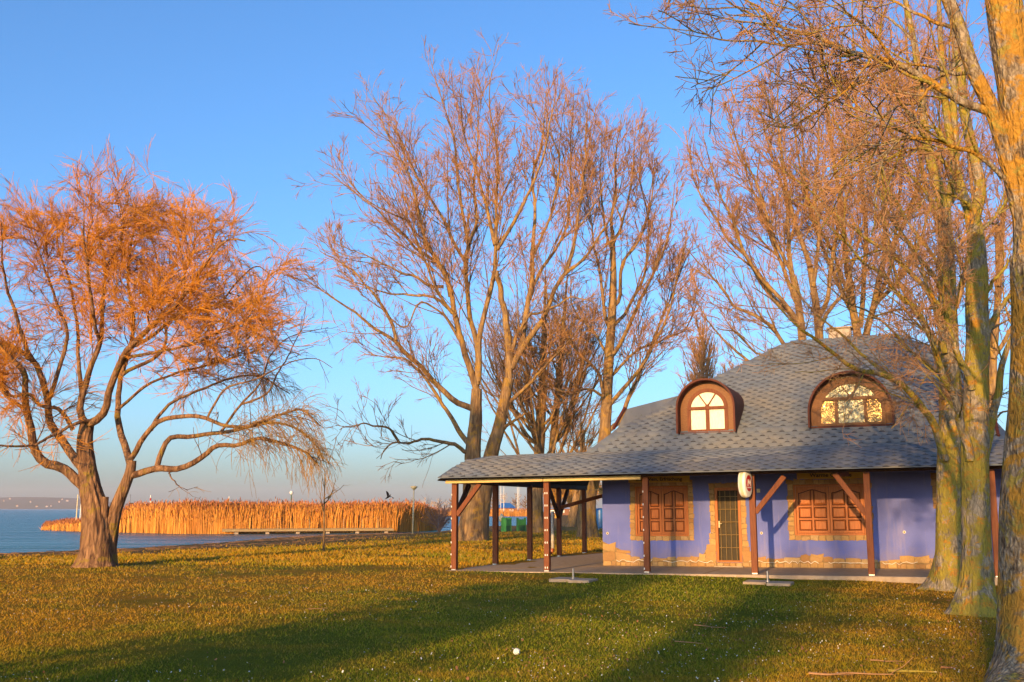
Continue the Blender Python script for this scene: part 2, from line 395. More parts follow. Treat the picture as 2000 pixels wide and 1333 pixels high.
# white houses scattered on the far slope
for i, (px, py) in enumerate([(8, 979), (20, 975), (34, 989), (60, 981), (92, 990), (100, 989), (116, 981), (132, 979), (122, 976), (72, 990)]):
    p = at(px, py, 2470); b = MB(); w = 1.3 + (i*7 % 5)*.35
    b.box((-w, -2, -1), (w, 3, 1.6)); r = MB(); r.add([(-w-.3, -2.3, 1.6), (w+.3, -2.3, 1.6), (w+.3, 3.3, 1.6), (-w-.3, 3.3, 1.6), (-w, .5, 3), (w, .5, 3)], [(0, 1, 5, 4), (2, 3, 4, 5), (0, 4, 3), (1, 2, 5), (3, 2, 1, 0)])
    e = empty('far_house', p, 0, ['tiny pale house highest on the far hill at the left edge', 'tiny pale house second from the left on the upper far slope', 'tiny pale house low on the far shore, leftmost', 'tiny pale house halfway up the far slope in the middle', 'left one of two touching white houses on the far shore', 'right one of two touching white houses on the far shore', 'tiny pale house halfway up the far slope near the poles', 'tiny pale house on the slope right behind the poles', 'highest tiny house right beside the willow trunk', 'tiny pale house on the far waterline left of the white pair'][i], 'house', 'houses on the far hill')
    b.build('wall', M['far_wall'], e); r.build('roof', M['brick_red'], e)

# ------------------------------------------------------------------ branches
def catmull(pts, n):
    pts = np.asarray(pts, float)
    if len(pts) == 2: return pts[0] + np.linspace(0, 1, n)[:, None]*(pts[1]-pts[0])
    P = np.vstack([2*pts[0]-pts[1], pts, 2*pts[-1]-pts[-2]])
    seg = np.linalg.norm(np.diff(pts, axis=0), axis=1); cum = np.concatenate([[0], np.cumsum(seg)])
    out = []
    for u in np.linspace(0, cum[-1], n):
        k = min(np.searchsorted(cum, u, side='right')-1, len(seg)-1); t = (u-cum[k])/max(seg[k], 1e-9)
        p0, p1, p2, p3 = P[k], P[k+1], P[k+2], P[k+3]
        out.append(.5*((2*p1)+(-p0+p2)*t+(2*p0-5*p1+4*p2-p3)*t*t+(-p0+3*p1-3*p2+p3)*t**3))
    return np.array(out)
def unit(v): return v / np.maximum(np.linalg.norm(v, axis=-1, keepdims=True), 1e-9)
def tubes(P, R, k):
    """P (M,n,3), R (M,n) -> vertices and quads of open tubes"""
    m, n, _ = P.shape
    T = np.empty_like(P); T[:, 1:-1] = P[:, 2:]-P[:, :-2]; T[:, 0] = P[:, 1]-P[:, 0]; T[:, -1] = P[:, -1]-P[:, -2]; T = unit(T)
    mean = unit(P[:, -1]-P[:, 0]); ref = np.where(np.abs(mean[:, 2:3]) > .7, np.array([[1., .1, 0]]), np.array([[0., .1, 1.]]))
    A = unit(np.cross(T, ref[:, None, :])); B = np.cross(T, A)
    th = np.arange(k)*2*PI/k
    V = P[:, :, None, :] + R[:, :, None, None]*(A[:, :, None, :]*np.cos(th)[None, None, :, None] + B[:, :, None, :]*np.sin(th)[None, None, :, None])
    I = np.arange(m*n*k).reshape(m, n, k)
    a = I[:, :-1]; c = I[:, 1:]; an = np.roll(a, -1, 2); cn = np.roll(c, -1, 2)
    return V.reshape(-1, 3), np.stack([a, an, cn, c], -1).reshape(-1, 4)
def tube_mesh(name, groups, mats):
    """groups: list of (P,R,k,matindex)"""
    vs, fs, mi = [], [], []; off = 0
    for P, R, k, m in groups:
        if len(P) == 0: continue
        v, f = tubes(P, R, k); vs.append(v); fs.append(f+off); mi.append(np.full(len(f), m)); off += len(v)
    return quads_mesh(name, np.vstack(vs), np.vstack(fs), mats, True, np.concatenate(mi))
def grow(rg, par, dens, tr, ang, L, n, up, wig, r0, r1, fall=.5, az=None, count=None, lmax=None):
    P, R = par; m, pn, _ = P.shape
    ln = np.linalg.norm(np.diff(P, axis=1), axis=2).sum(1)
    cnt = rg.poisson(dens*ln*(tr[1]-tr[0])) if count is None else np.full(m, count)
    pi = np.repeat(np.arange(m), cnt); K = len(pi)
    if K == 0: return np.zeros((0, n, 3)), np.zeros((0, n))
    t = rg.uniform(tr[0], tr[1], K)
    x = t*(pn-1); i0 = np.minimum(x.astype(int), pn-2); fx = (x-i0)[:, None]
    pos = P[pi, i0]*(1-fx)+P[pi, i0+1]*fx; T = unit(P[pi, i0+1]-P[pi, i0])
    pr = R[pi, i0]*(1-fx[:, 0])+R[pi, i0+1]*fx[:, 0]
    q = rg.normal(0, 1, (K, 3)); q = unit(q - (q*T).sum(1, keepdims=True)*T)
    a = np.radians(rg.normal(ang[0], ang[1], K))[:, None]
    d = T*np.cos(a)+q*np.sin(a)
    l = L*rg.uniform(.55, 1.25, K)*(1-fall*t)*np.clip((ln[pi]/np.median(ln))**.4, .5, 1.6)
    if lmax is not None: l = np.minimum(l, lmax)
    out = np.empty((K, n, 3)); out[:, 0] = pos; st = (l/(n-1))[:, None]
    upv = np.array([0, 0, 1.0])
    for j in range(1, n):
        u = up[0]+(up[1]-up[0])*j/(n-1)
        d = unit(d + upv*u + rg.normal(0, wig, (K, 3)))
        out[:, j] = out[:, j-1]+d*st
    ra = np.minimum(r0*rg.uniform(.7, 1.3, K)*(l/L)**.8, pr*.75)
    ra = np.maximum(ra, r1); w = np.linspace(0, 1, n)[None]
    return out, ra[:, None]*(1-w)+r1*w
def limb_arrays(limbs, Y0, n=22, rg=RG, wob=.0, trim=0.0):
    P, R = [], []
    for L in limbs:
        pts, ra, rb = L[0], L[1], L[2]; d0 = L[3] if len(L) > 3 else 0; d1 = L[4] if len(L) > 4 else d0
        m = len(pts); W_ = []
        for i, q in enumerate(pts):
            t = i/(m-1); W_.append(at(q[0], q[1], Y0+d0+(d1-d0)*t**1.2))
        c = catmull(W_, n)
        if trim: c = catmull(c[:max(4, int(round(n*(1-trim))))], n)
        if wob:
            k = rg.normal(0, wob, (n, 3)); k = (k+np.roll(k, 1, 0)+np.roll(k, -1, 0))/3; k[0] = 0; c = c+k
        w = np.linspace(0, 1, n); P.append(c); R.append((ra*.93*(1-w)**1.05+rb*.8*(1-(1-w)**1.05))*Y0/2000)
    return np.array(P), np.array(R)
def fine_trunk(path, rad, k=40, per=.06, flare=.55, fl_h=.45, lobes=5, furrow=.05, seed=0, wind=2.0, ground=None):
    """one thick stem with root flare and bark ridges as real relief"""
    rg = np.random.default_rng(seed)
    L = np.linalg.norm(np.diff(path, axis=0), axis=1).sum(); n = max(12, int(L/per))
    P = catmull(path, n); r = np.interp(np.linspace(0, 1, n), np.linspace(0, 1, len(rad)), rad)
    T = unit(np.gradient(P, axis=0)); A = unit(np.cross(T, np.array([0, 1., .05]))); B = np.cross(T, A)
    s = np.linspace(0, L, n)[:, None]; th = (np.arange(k)*2*PI/k)[None]
    fl = np.exp(-s/fl_h)
    lob = sum(rg.uniform(.5, 1)*np.maximum(0, np.cos(th-a))**6 for a in rg.uniform(0, 2*PI, lobes))
    nz = 0
    for j in range(14):
        kk = rg.integers(3, k//2-1); nz = nz + np.sin(kk*th + rg.uniform(-wind, wind)*s*2.5 + 1.2*np.sin(s*rg.uniform(1, 4)+rg.uniform(0, 6)) + rg.uniform(0, 6))
    nz = nz/14**.5
    big = sum(.5*np.sin(q*th + rg.uniform(-1, 1)*s + rg.uniform(0, 6)) for q in (2, 3))
    rr = r[:, None]*(1+flare*fl*(.45+lob*.8)+furrow*nz+.035*big)
    V = P[:, None]+rr[..., None]*(A[:, None]*np.cos(th)[..., None]+B[:, None]*np.sin(th)[..., None])
    I = np.arange(n*k).reshape(n, k); a = I[:-1]; c = I[1:]
    return V.reshape(-1, 3), np.stack([a, np.roll(a, -1, 1), np.roll(c, -1, 1), c], -1).reshape(-1, 4)
def merge(parts):
    vs, fs, off = [], [], 0
    for v, f in parts: vs.append(v); fs.append(f+off); off += len(v)
    return np.vstack(vs), np.vstack(fs)
def spray_nodes():
    g = bpy.data.node_groups.new('twig_sprays', 'GeometryNodeTree')
    g.interface.new_socket('Geometry', in_out='INPUT', socket_type='NodeSocketGeometry')
    g.interface.new_socket('Geometry', in_out='OUTPUT', socket_type='NodeSocketGeometry')
    i = g.nodes.new('NodeGroupInput'); o = g.nodes.new('NodeGroupOutput'); L = g.links.new
    def attr(name, typ):
        a = g.nodes.new('GeometryNodeInputNamedAttribute'); a.data_type = typ; a.inputs['Name'].default_value = name
        return next(x for x in a.outputs if x.enabled and x.name == 'Attribute')
    sep = g.nodes.new('GeometryNodeSeparateGeometry'); sep.domain = 'POINT'
    L(i.outputs[0], sep.inputs['Geometry']); L(attr('seat', 'BOOLEAN'), sep.inputs['Selection'])
    inst = g.nodes.new('GeometryNodeInstanceOnPoints')
    sep2 = g.nodes.new('GeometryNodeSeparateGeometry'); sep2.domain = 'POINT'
    L(sep.outputs['Inverted'], sep2.inputs['Geometry']); L(attr('spray', 'BOOLEAN'), sep2.inputs['Selection'])
    L(sep.outputs['Selection'], inst.inputs['Points']); L(sep2.outputs['Selection'], inst.inputs['Instance'])
    L(attr('rot', 'QUATERNION'), inst.inputs['Rotation']); L(attr('size', 'FLOAT'), inst.inputs['Scale'])
    j = g.nodes.new('GeometryNodeJoinGeometry'); L(sep2.outputs['Inverted'], j.inputs[0]); L(inst.outputs[0], j.inputs[0]); L(j.outputs[0], o.inputs[0])
    return g
SPRAY = spray_nodes()
def spray_shape(rg, L=1.0, droop=0.0, r=.006, side=9, wig=.10, ang=38, r_end=.0045, sub=0, bend=0.0):
    """a small bunch of twigs growing along +z"""
    k = 7; P = np.zeros((1, k, 3)); P[0, :, 2] = np.linspace(0, L, k); P[0, :, :2] = rg.normal(0, .03*L, (k, 2)).cumsum(0)*.6; P[0, 0] = 0
    R = np.linspace(r*1.3, r_end, k)[None]
    g = grow(rg, (P, R), 0, (.08, .95), (ang, 12), L*.62, 5, (.06, .06), wig, r, r_end, .35, count=side)
    out = [(P, R, 3), (*g, 3)]
    if sub: out.append((*grow(rg, g, 0, (.15, .95), (ang, 12), L*.3, 4, (.05, .05), wig, r_end, r_end*.85, .3, count=sub), 3))
    for a, b_, c in out: a[..., 0] += bend*a[..., 2]**2; a[..., 2] -= bend*.35*a[..., 2]**2
    v, f = merge([tubes(a, b_, c) for a, b_, c in out]); return v, f
def seats(rg, par, dens, tr, ang, up):
    """where sprays sit on their parent twigs, and which way they point"""
    g = grow(rg, par, dens, tr, ang, .2, 2, (up, up), 0, .01, .005, 0)
    return g[0][:, 0], unit(g[0][:, 1]-g[0][:, 0])
def spray_mesh(me, shape, pos, d, size, rg):
    """a mesh holding one spray shape and the seats it is set on"""
    v, f = shape; nv0 = 0; n = len(pos)
    m2 = quads_mesh('twigs', np.vstack([v, pos]), f, me, True)
    tot = nv0+len(v)+n; seat = np.zeros(tot, bool); seat[nv0+len(v):] = True; sp = np.zeros(tot, bool); sp[nv0:nv0+len(v)] = True
    a = m2.attributes.new('seat', 'BOOLEAN', 'POINT'); a.data.foreach_set('value', seat)
    a = m2.attributes.new('spray', 'BOOLEAN', 'POINT'); a.data.foreach_set('value', sp)
    sz = np.ones(tot, np.float32); sz[nv0+len(v):] = size; a = m2.attributes.new('size', 'FLOAT', 'POINT'); a.data.foreach_set('value', sz)
    # turn +z onto d, with a random spin first
    w = 1+d[:, 2]; w = np.maximum(w, 1e-4); q = unit(np.stack([w, -d[:, 1], d[:, 0], 0*w], -1)); s_ = rg.uniform(0, PI, n); c0, s0 = np.cos(s_), np.sin(s_)
    qq = np.stack([q[:, 0]*c0-q[:, 3]*s0, q[:, 1]*c0+q[:, 2]*s0, q[:, 2]*c0-q[:, 1]*s0, q[:, 3]*c0+q[:, 0]*s0], -1)
    Q = np.zeros((tot, 4), np.float32); Q[:, 0] = 1; Q[nv0+len(v):] = qq
    a = m2.attributes.new('rot', 'QUATERNION', 'POINT'); a.data.foreach_set('value', Q.ravel())
    return m2
def make_tree(name, label, base, trunk_parts, limbs, crown, mats, group=None, cat='tree', sprays=None):
    """thing > trunk (stems and limbs), crown (boughs and twigs); meshes are stored relative to the base"""
    e = empty(name, base, 0, label, cat, group); B = np.array(base)
    parts = list(trunk_parts)
    for P, R, k in limbs: parts.append(tubes(P, R, k))
    v, f = merge(parts)
    t = bpy.data.objects.new('trunk', quads_mesh('trunk', v-B, f, mats[0], True)); link(t, e)
    me = tube_mesh('crown', [(P-B, R, k, m) for P, R, k, m in crown], mats[1:])
    if sprays:
        shape, pos, d, size, m_, rg_ = sprays
        tm_ = spray_mesh(mats[1+m_], shape, pos-B, d, size, rg_)
    c = bpy.data.objects.new('crown', me); link(c, e)
    if sprays:
        tw = bpy.data.objects.new('twigs', tm_); link(tw, e); tw['kind'] = 'stuff'
        md = tw.modifiers.new('sprays', 'NODES'); md.node_group = SPRAY
    return e

# ------------------------------------------------------------------ the big willow on the left
def trunk_base(px, py):
    p = on_ground(px, py); return np.array([p[0], p[1], gz(p[0], p[1])])
wb = trunk_base(188, 1108); WY = wb[1]
rg = np.random.default_rng(11)
tA = np.array([wb + [0, 0, -.15], at(189, 1070, WY), at(186, 1000, WY), at(176, 950, WY+.05), at(169, 900, WY+.1), at(166, 862, WY+.1), at(170, 829, WY+.1)])
tB = np.array([wb + [.22, .12, -.15], at(208, 1080, WY+.12), at(216, 1035, WY+.1), at(226, 995, WY+.05), at(243, 952, WY), at(254, 922, WY), at(257, 900, WY)])
parts = [fine_trunk(tA, np.array([31, 28, 25, 21, 17, 15, 13])*WY/2000, 56, .05, .5, .3, 6, .055, 3),
         fine_trunk(tB, np.array([20, 17, 15, 13, 11, 10, 9])*WY/2000, 36, .05, .35, .3, 3, .055, 4)]
# the sawn stump beside the fork
st_ = np.array([at(203, 1010, WY-.1), at(205, 985, WY-.15), at(206, 971, WY-.15)])
parts.append(fine_trunk(st_, np.array([7, 6, 6.5])*WY/2000, 16, .05, 0, .3, 2, .05, 5))
WL = [  # pixel path, radius at start and end (px), depth offset at start and end (m)
 ([(172,960),(124,915),(90,904),(71,877),(60,840),(52,802),(49,754),(45,727),(22,701),(0,679),(-40,640)], 13, 5, 0, -1.6),
 ([(168,925),(142,892),(116,855),(98,825),(94,784),(82,746),(67,709),(34,682),(-11,664),(-50,600)], 11, 5, 0, 1.8),
 ([(169,829),(157,802),(165,754),(184,709),(195,671),(200,600),(205,520),(190,440),(200,360)], 9, 2, 0, 1.5),
 ([(175,828),(192,818),(206,799),(210,769),(221,735),(232,709),(247,682),(290,640),(340,600),(400,520),(440,470),(480,470)], 10, 2, 0, -2.4),
 ([(183,822),(150,825),(112,847),(67,868),(20,872),(-40,868)], 4.5, 2, 0, -2.5),
 ([(142,840),(126,812),(109,799),(79,791),(56,772),(22,772),(0,750),(-40,735)], 5.5, 3, 0, -1.8),
 ([(254,905),(244,872),(232,840),(229,802),(232,765),(236,735),(260,640),(250,540),(265,430),(262,372)], 9, 2, 0, 2.2),
 ([(253,930),(300,917),(349,915),(382,900),(412,881),(431,870),(469,870),(505,858),(562,874),(600,885),(618,905)], 9, 2.5, 0, -1.5),
 ([(307,912),(322,870),(334,855),(375,851),(431,844),(480,836),(530,826),(581,840),(615,870),(630,900)], 7, 2, 0, 1.8),
 ([(257,895),(270,870),(296,840),(319,821),(360,812),(405,817),(442,832),(490,832),(540,815),(590,800),(625,830)], 7, 2, 0, -2.6),
 ([(296,840),(308,818),(330,790),(372,770),(420,752),(470,735),(520,742),(568,770)], 4.5, 1.5, 0, 2.6),
 ([(161,785),(153,720),(150,650),(140,560),(110,470),(120,370)], 6, 1.5, .3, 2.4),
 ([(94,784),(112,740),(130,646),(109,590),(85,516),(61,444),(66,372)], 6, 1.5, .4, 1.2),
 ([(67,709),(53,687),(32,618),(10,550),(2,460),(8,400)], 6, 1.5, .5, -1.6),
 ([(247,682),(300,655),(352,610),(421,598),(470,545),(505,520),(540,545)], 5, 1.3, -.8, 2.2),
 ([(236,735),(312,690),(324,646),(312,585),(308,516),(284,423),(300,395)], 5, 1.3, .6, 2.8),
 ([(195,671),(186,640),(178,585),(166,484),(162,345)], 5, 1.2, .6, -2.2),
 ([(221,735),(250,700),(300,690),(380,668),(450,640),(500,620),(520,650)], 4.5, 1.3, -.6, -3.2),
 ([(229,802),(270,765),(330,735),(400,715),(470,690),(520,640)], 4, 1.2, .3, 3.0),
 ([(431,844),(470,790),(510,745),(530,690),(575,655),(640,640)], 3.5, .8, .7, .4),
 ([(470,790),(520,770),(560,700),(590,640),(600,590)], 3, .7, .6, 1.4),
 ([(405,817),(440,760),(500,740),(560,712),(610,700),(650,720)], 3, .8, -.8, -2.0),
 ([(300,640),(350,560),(380,480),(385,420)], 3.5, 1, -1, 1.0),
 ([(205,520),(240,460),(230,380),(210,340)], 3.5, 1, .8, -1.0),
 ([(349,915),(330,925),(345,945),(365,960)], 2.5, .7, -.2, -.5),
 ([(52,802),(20,780),(-20,730),(-60,720)], 5, 2, -.7, 1.5),
]
P0, R0 = limb_arrays(WL, WY, 26, rg, .03); P1_, R1_ = limb_arrays(WL, WY, 26, np.random.default_rng(12), .03, .10); R0 = R0*.86
for q in (2, 6, 11, 12, 13, 15, 16, 23): P0[q], R0[q] = P1_[q], R1_[q]*.86
low = [7, 8, 9, 10, 19, 20, 21, 24]; hi = [k for k in range(len(P0)) if k not in low]
G1 = grow(rg, (P0[hi], R0[hi]), 2.6, (.28, .98), (42, 16), 2.0, 9, (.04, -.02), .13, .022, .008, .68)
G2 = grow(rg, G1, 3.6, (.12, 1), (45, 20), 1.05, 7, (.05, -.10), .17, .010, .006, .35)
H1 = grow(rg, (P0[low], R0[low]), 2.6, (.3, .98), (48, 16), 1.25, 8, (.05, -.05), .14, .014, .006, .4)
H2 = grow(rg, H1, 3.6, (.12, 1), (45, 20), .7, 6, (.03, -.14), .15, .007, .0045, .35)
G3 = grow(rg, G2, 1.6, (.1, 1), (38, 18), .8, 6, (.02, -.16), .14, .007, .0052, .3)
brush = [7, 8, 9, 10]
Pb = (P0[brush][:, 14:25], R0[brush][:, 14:25])
G4 = grow(rg, Pb, 38, (.0, 1), (45, 22), 1.1, 8, (.02, -.36), .10, .007, .0048, .1)
G5 = grow(rg, G4, 3.2, (.1, .95), (25, 12), .55, 6, (-.05, -.30), .09, .006, .0046, .1)
sA = seats(rg, G2, 5.2, (.1, 1), (45, 20), .05); sB = seats(rg, G1, 7.0, (.1, 1), (50, 20), .1)
sp_ = np.vstack([sA[0], sB[0]]); sd2 = np.vstack([sA[1], sB[1]]); print('willow sprays', len(sp_))
# fewer on the shaded lower boughs, more in the sunny upper crown
kp = rg.uniform(0, 1, len(sp_)) < np.clip((sp_[:, 2]-2.6)/3.2, .22, 1); sp_, sd2 = sp_[kp], sd2[kp]
willow = make_tree('willow_tree', 'big leaning willow with a forked furrowed trunk and orange twigs beside the lake', wb, parts,
    [(P0, R0, 12)], [(*G1, 5, 1), (*G2, 3, 0), (*G3, 3, 0), (*H1, 4, 1), (*H2, 3, 2), (*G4, 3, 2), (*G5, 3, 2)],
    [M['bark_willow'], M['twig_willow'], M['bark_willow'], M['twig_willow_dark']],
    sprays=(spray_shape(rg, .95, 0, .0062, 8, .05, 22, .0046, 0, .38), sp_, sd2, rg.uniform(.6, 1.3, len(sp_)), 0, rg))
G3b = G3
print('willow tris', sum(len(x[0])*(x[0].shape[1]-1)*6 for x in (G1, G2, G3, G3b, G4, G5)))
# a second willow stands just outside the left edge; only the ends of its boughs reach into the view
w2 = copy_tree(willow); w2.location = (-20.6, 30.5, gz(-20.6, 30.5)); w2.rotation_euler = (0, 0, 2.3); w2.scale = (1.25, 1.25, 1.3)
tag(w2, 'taller willow outside the left edge whose twig ends hang in at the frame')

# ------------------------------------------------------------------ poplars
def fan(rg, base, top_r, n, h0, h1, lean, spread, r, depth=1.0):
    """extra limbs off a stem for trees seen only as a mass: (n,20,3)"""
    P, R = [], []
    for i in range(n):
        t = rg.uniform(h0, h1); a = rg.uniform(0, 2*PI)
        o = base(t); sp = spread*(1-.55*t)*rg.uniform(.6, 1.1); h = top_r*(1-t)*rg.uniform(.75, 1.05)+1.0
        k = np.linspace(0, 1, 20)
        x = o[0]+np.cos(a)*sp*k**.75; y = o[1]+np.sin(a)*sp*k**.75*depth; z = o[2]+h*k**1.15
        c = np.stack([x, y, z], -1)+rg.normal(0, .05, (20, 3)).cumsum(0)*.6
        P.append(c); R.append(r*(1-t*.6)*(1-k)**.8+.012)
    return np.array(P), np.array(R)
def poplar_crown(rg, P0, R0, d1=1.0, d2=1.9, d3=2.6, L1=2.6, L2=1.15, L3=.6, tr=(.22, 1), r3=.0075, up=.12, m=(1, 0), a1=34):
    global LAST
    g1 = grow(rg, (P0, R0), d1*1.2, tr, (a1-3, 11), L1*1.65, 11, (up*.35, up*.6), .045, .036, .012, .74)
    g2 = grow(rg, g1, d2*.66, (.12, 1), (33, 12), L2*1.3, 7, (up*.5, up), .07, .014, .009, .45)
    g4 = grow(rg, (P0, R0), d1*.9, (max(tr[0], .5), 1), (38, 14), L2, 6, (up*.6, up), .10, .013, .009, .4)
    a = seats(rg, g2, d3*.44, (.12, 1), (34, 14), up*.8); b_ = seats(rg, g1, d3*.30, (.2, 1), (38, 14), up*.8); c_ = seats(rg, g4, d3*.24, (.1, 1), (34, 14), up)
    pos = np.vstack([a[0], b_[0], c_[0]]); d = np.vstack([a[1], b_[1], c_[1]])
    LAST = (spray_shape(rg, L3*1.55, 0, r3*1.1, 5, .045, 26, r3*.82), pos, d, rg.uniform(.6, 1.2, len(pos)), m[1], rg)
    print('  poplar tris', sum(len(x[0])*(x[0].shape[1]-1)*6 for x in (g1, g2, g4)), 'sprays', len(pos))
    return [(*g1, 4, m[0]), (*g2, 3, m[1]), (*g4, 3, m[1])]
PM = [M['bark_poplar'], M['twig_poplar'], M['bark_poplar']]

p1 = trunk_base(920, 1056); Y1 = p1[1]; rg = np.random.default_rng(21); s1 = Y1/2000
pa = np.array([p1+[-.1, 0, -.2], at(921, 1000, Y1), at(923, 940, Y1), at(924, 880, Y1), at(929, 820, Y1), at(931, 760, Y1)])
pb = np.array([p1+[.25, .1, -.2], at(935, 1000, Y1), at(947, 940, Y1-.1), at(960, 885, Y1-.2), at(976, 830, Y1-.3), at(986, 780, Y1-.3), at(994, 740, Y1-.3)])
parts = [fine_trunk(pa, np.array([22, 19, 17, 14.5, 12, 10])*s1, 44, .12, .35, .8, 6, .045, 6),
         fine_trunk(pb, np.array([21, 20, 18, 14, 12, 11, 10])*s1, 44, .12, .35, .8, 6, .045, 7)]
L1_ = [
 ([(931,762),(916,716),(902,669),(889,618),(879,567),(862,527),(829,463),(800,343),(776,300),(752,252),(718,172)], 7.5, 1, 0, -2),
 ([(932,752),(933,686),(926,645),(916,601),(913,551),(909,510),(915,478),(896,372),(891,300),(867,204),(835,112)], 6.5, 1, 0, 1.5),
 ([(934,745),(936,662),(950,601),(963,551),(967,507),(968,492),(970,396),(973,300),(958,204),(966,88)], 6.5, 1, 0, -.6),
 ([(967,480),(958,434),(934,348),(906,252),(893,150)], 4.5, 1, -.4, 2.4),
 ([(970,488),(1006,430),(1040,358),(1064,290),(1090,150)], 4.5, 1, -.4, -2.6),
 ([(926,800),(889,783),(852,750),(825,723),(794,692),(774,665),(734,642),(700,615),(656,588),(608,554),(562,522)], 7, 1, 0, -2.5),
 ([(774,665),(767,635),(740,588),(720,564),(695,535),(650,505),(605,480)], 4, 1, -1.4, -.5),
 ([(924,880),(902,851),(875,804),(862,787),(835,746),(800,705),(760,700),(700,690)], 6, 1, 0, 2.0),
 ([(922,885),(907,881),(889,869),(862,863),(835,858),(801,866),(771,866),(751,881),(738,915)], 5, 1, 0, -2.2),
 ([(781,866),(767,848),(750,834),(700,830),(650,842)], 3, .8, -1.6, -3),
 ([(883,612),(858,588),(835,579),(801,576),(750,572),(690,552),(640,535)], 3.6, .8, -.6, 2),
 ([(866,560),(838,557),(815,544),(784,534),(750,515),(700,495),(640,470)], 3.6, .8, -.6, -3),
 ([(879,580),(867,525),(819,492),(786,458),(742,415),(680,367),(628,320)], 4.2, .8, -.3, 1),
 ([(909,510),(891,482),(858,415),(819,358),(790,286),(752,218),(712,170)], 4.2, .8, .6, 3.4),
 ([(902,669),(870,620),(820,590),(790,640),(740,600),(680,560)], 3, .8, -.2, -3.5),
 ([(994,740),(997,696),(990,659),(987,619),(980,585),(974,548),(967,511)], 9, 6, -.3, -.4),
 ([(998,720),(1017,683),(1024,639),(1031,592),(1041,551),(1041,501),(1044,450),(1044,396),(1040,348),(1062,260),(1070,130)], 7, 1, -.3, 1.6),
 ([(1003,712),(1044,646),(1068,605),(1085,565),(1105,534),(1139,507),(1179,453),(1200,400),(1215,320)], 7, 1, -.3, -2.6),
 ([(1105,534),(1119,490),(1125,450),(1140,350),(1150,180)], 4.5, 1, -1, .6),
 ([(996,785),(1034,750),(1068,713),(1119,656),(1150,620)], 4.5, 1, -.3, -3.5),
 ([(979,842),(1000,825),(1029,806)], 4, 2.5, -.3, -1.5),
 ([(990,700),(1027,625),(1051,612),(1085,598),(1125,582),(1180,600)], 4.5, 1, -.3, -3.8),
 ([(1031,592),(1050,540),(1090,480),(1110,420),(1115,300),(1120,160)], 4, 1, .2, 2.8),
 ([(916,478),(930,430),(925,350),(935,250),(925,140)], 4, 1, .6, 3.0),
 ([(889,618),(850,560),(800,440),(770,420),(715,390),(640,300)], 3.2, .8, -.6, -3.6),
 ([(1041,501),(1080,400),(1090,300),(1035,200),(1030,120)], 3.2, .8, .8, -1.6),
]
P0, R0 = limb_arrays(L1_, Y1, 26, rg, .05, .09)
cr = poplar_crown(rg, P0, R0, 1.3, 2.8, 3.4, 2.9, 1.25, .66, (.16, 1), .0115, .10)
make_tree('poplar_tree', 'wide bare poplar with two stems rising from one base behind the veranda corner', p1, parts, [(P0, R0, 8)], cr, PM, 'bare poplars in the park', sprays=LAST)

p3 = trunk_base(1050, 1040); Y3 = p3[1]; rg = np.random.default_rng(31); s3 = Y3/2000
pa = np.array([p3+[0, 0, -.2], at(1049, 980, Y3), at(1052, 900, Y3), at(1058, 780, Y3), at(1062, 650, Y3), at(1066, 540, Y3)])
pb = np.array([p3+[.9, .3, -.2], at(1068, 980, Y3+.3), at(1078, 880, Y3+.3), at(1090, 760, Y3+.3), at(1100, 640, Y3+.3), at(1108, 540, Y3+.3)])
parts = [fine_trunk(pa, np.array([12, 11, 10, 7, 4, 1.5])*s3, 26, .3, .4, .9, 5, .04, 8),
         fine_trunk(pb, np.array([6, 5.5, 7, 6, 4, 1.5])*s3, 20, .3, .3, .9, 4, .04, 9)]
fa = lambda t: catmull(pa, 30)[int(t*24)]; fb = lambda t: catmull(pb, 30)[int(t*24)]
Pf, Rf = fan(rg, fa, 14, 34, .16, .95, 0, 7.2, .12); Pg, Rg_ = fan(rg, fb, 13, 30, .25, .95, 0, 7.0, .11)
P0 = np.concatenate([Pf, Pg]); R0 = np.concatenate([Rf, Rg_])
cr = poplar_crown(rg, P0, R0, .9, 1.6, 2.4, 2.4, 1.2, .8, (.12, 1), .009, .16)
t3 = make_tree('poplar_tree', 'dense brushy bare tree with upright branches between the two tall poplars', p3, parts, [(P0, R0, 6)], cr, PM, 'bare poplars in the park', sprays=LAST)

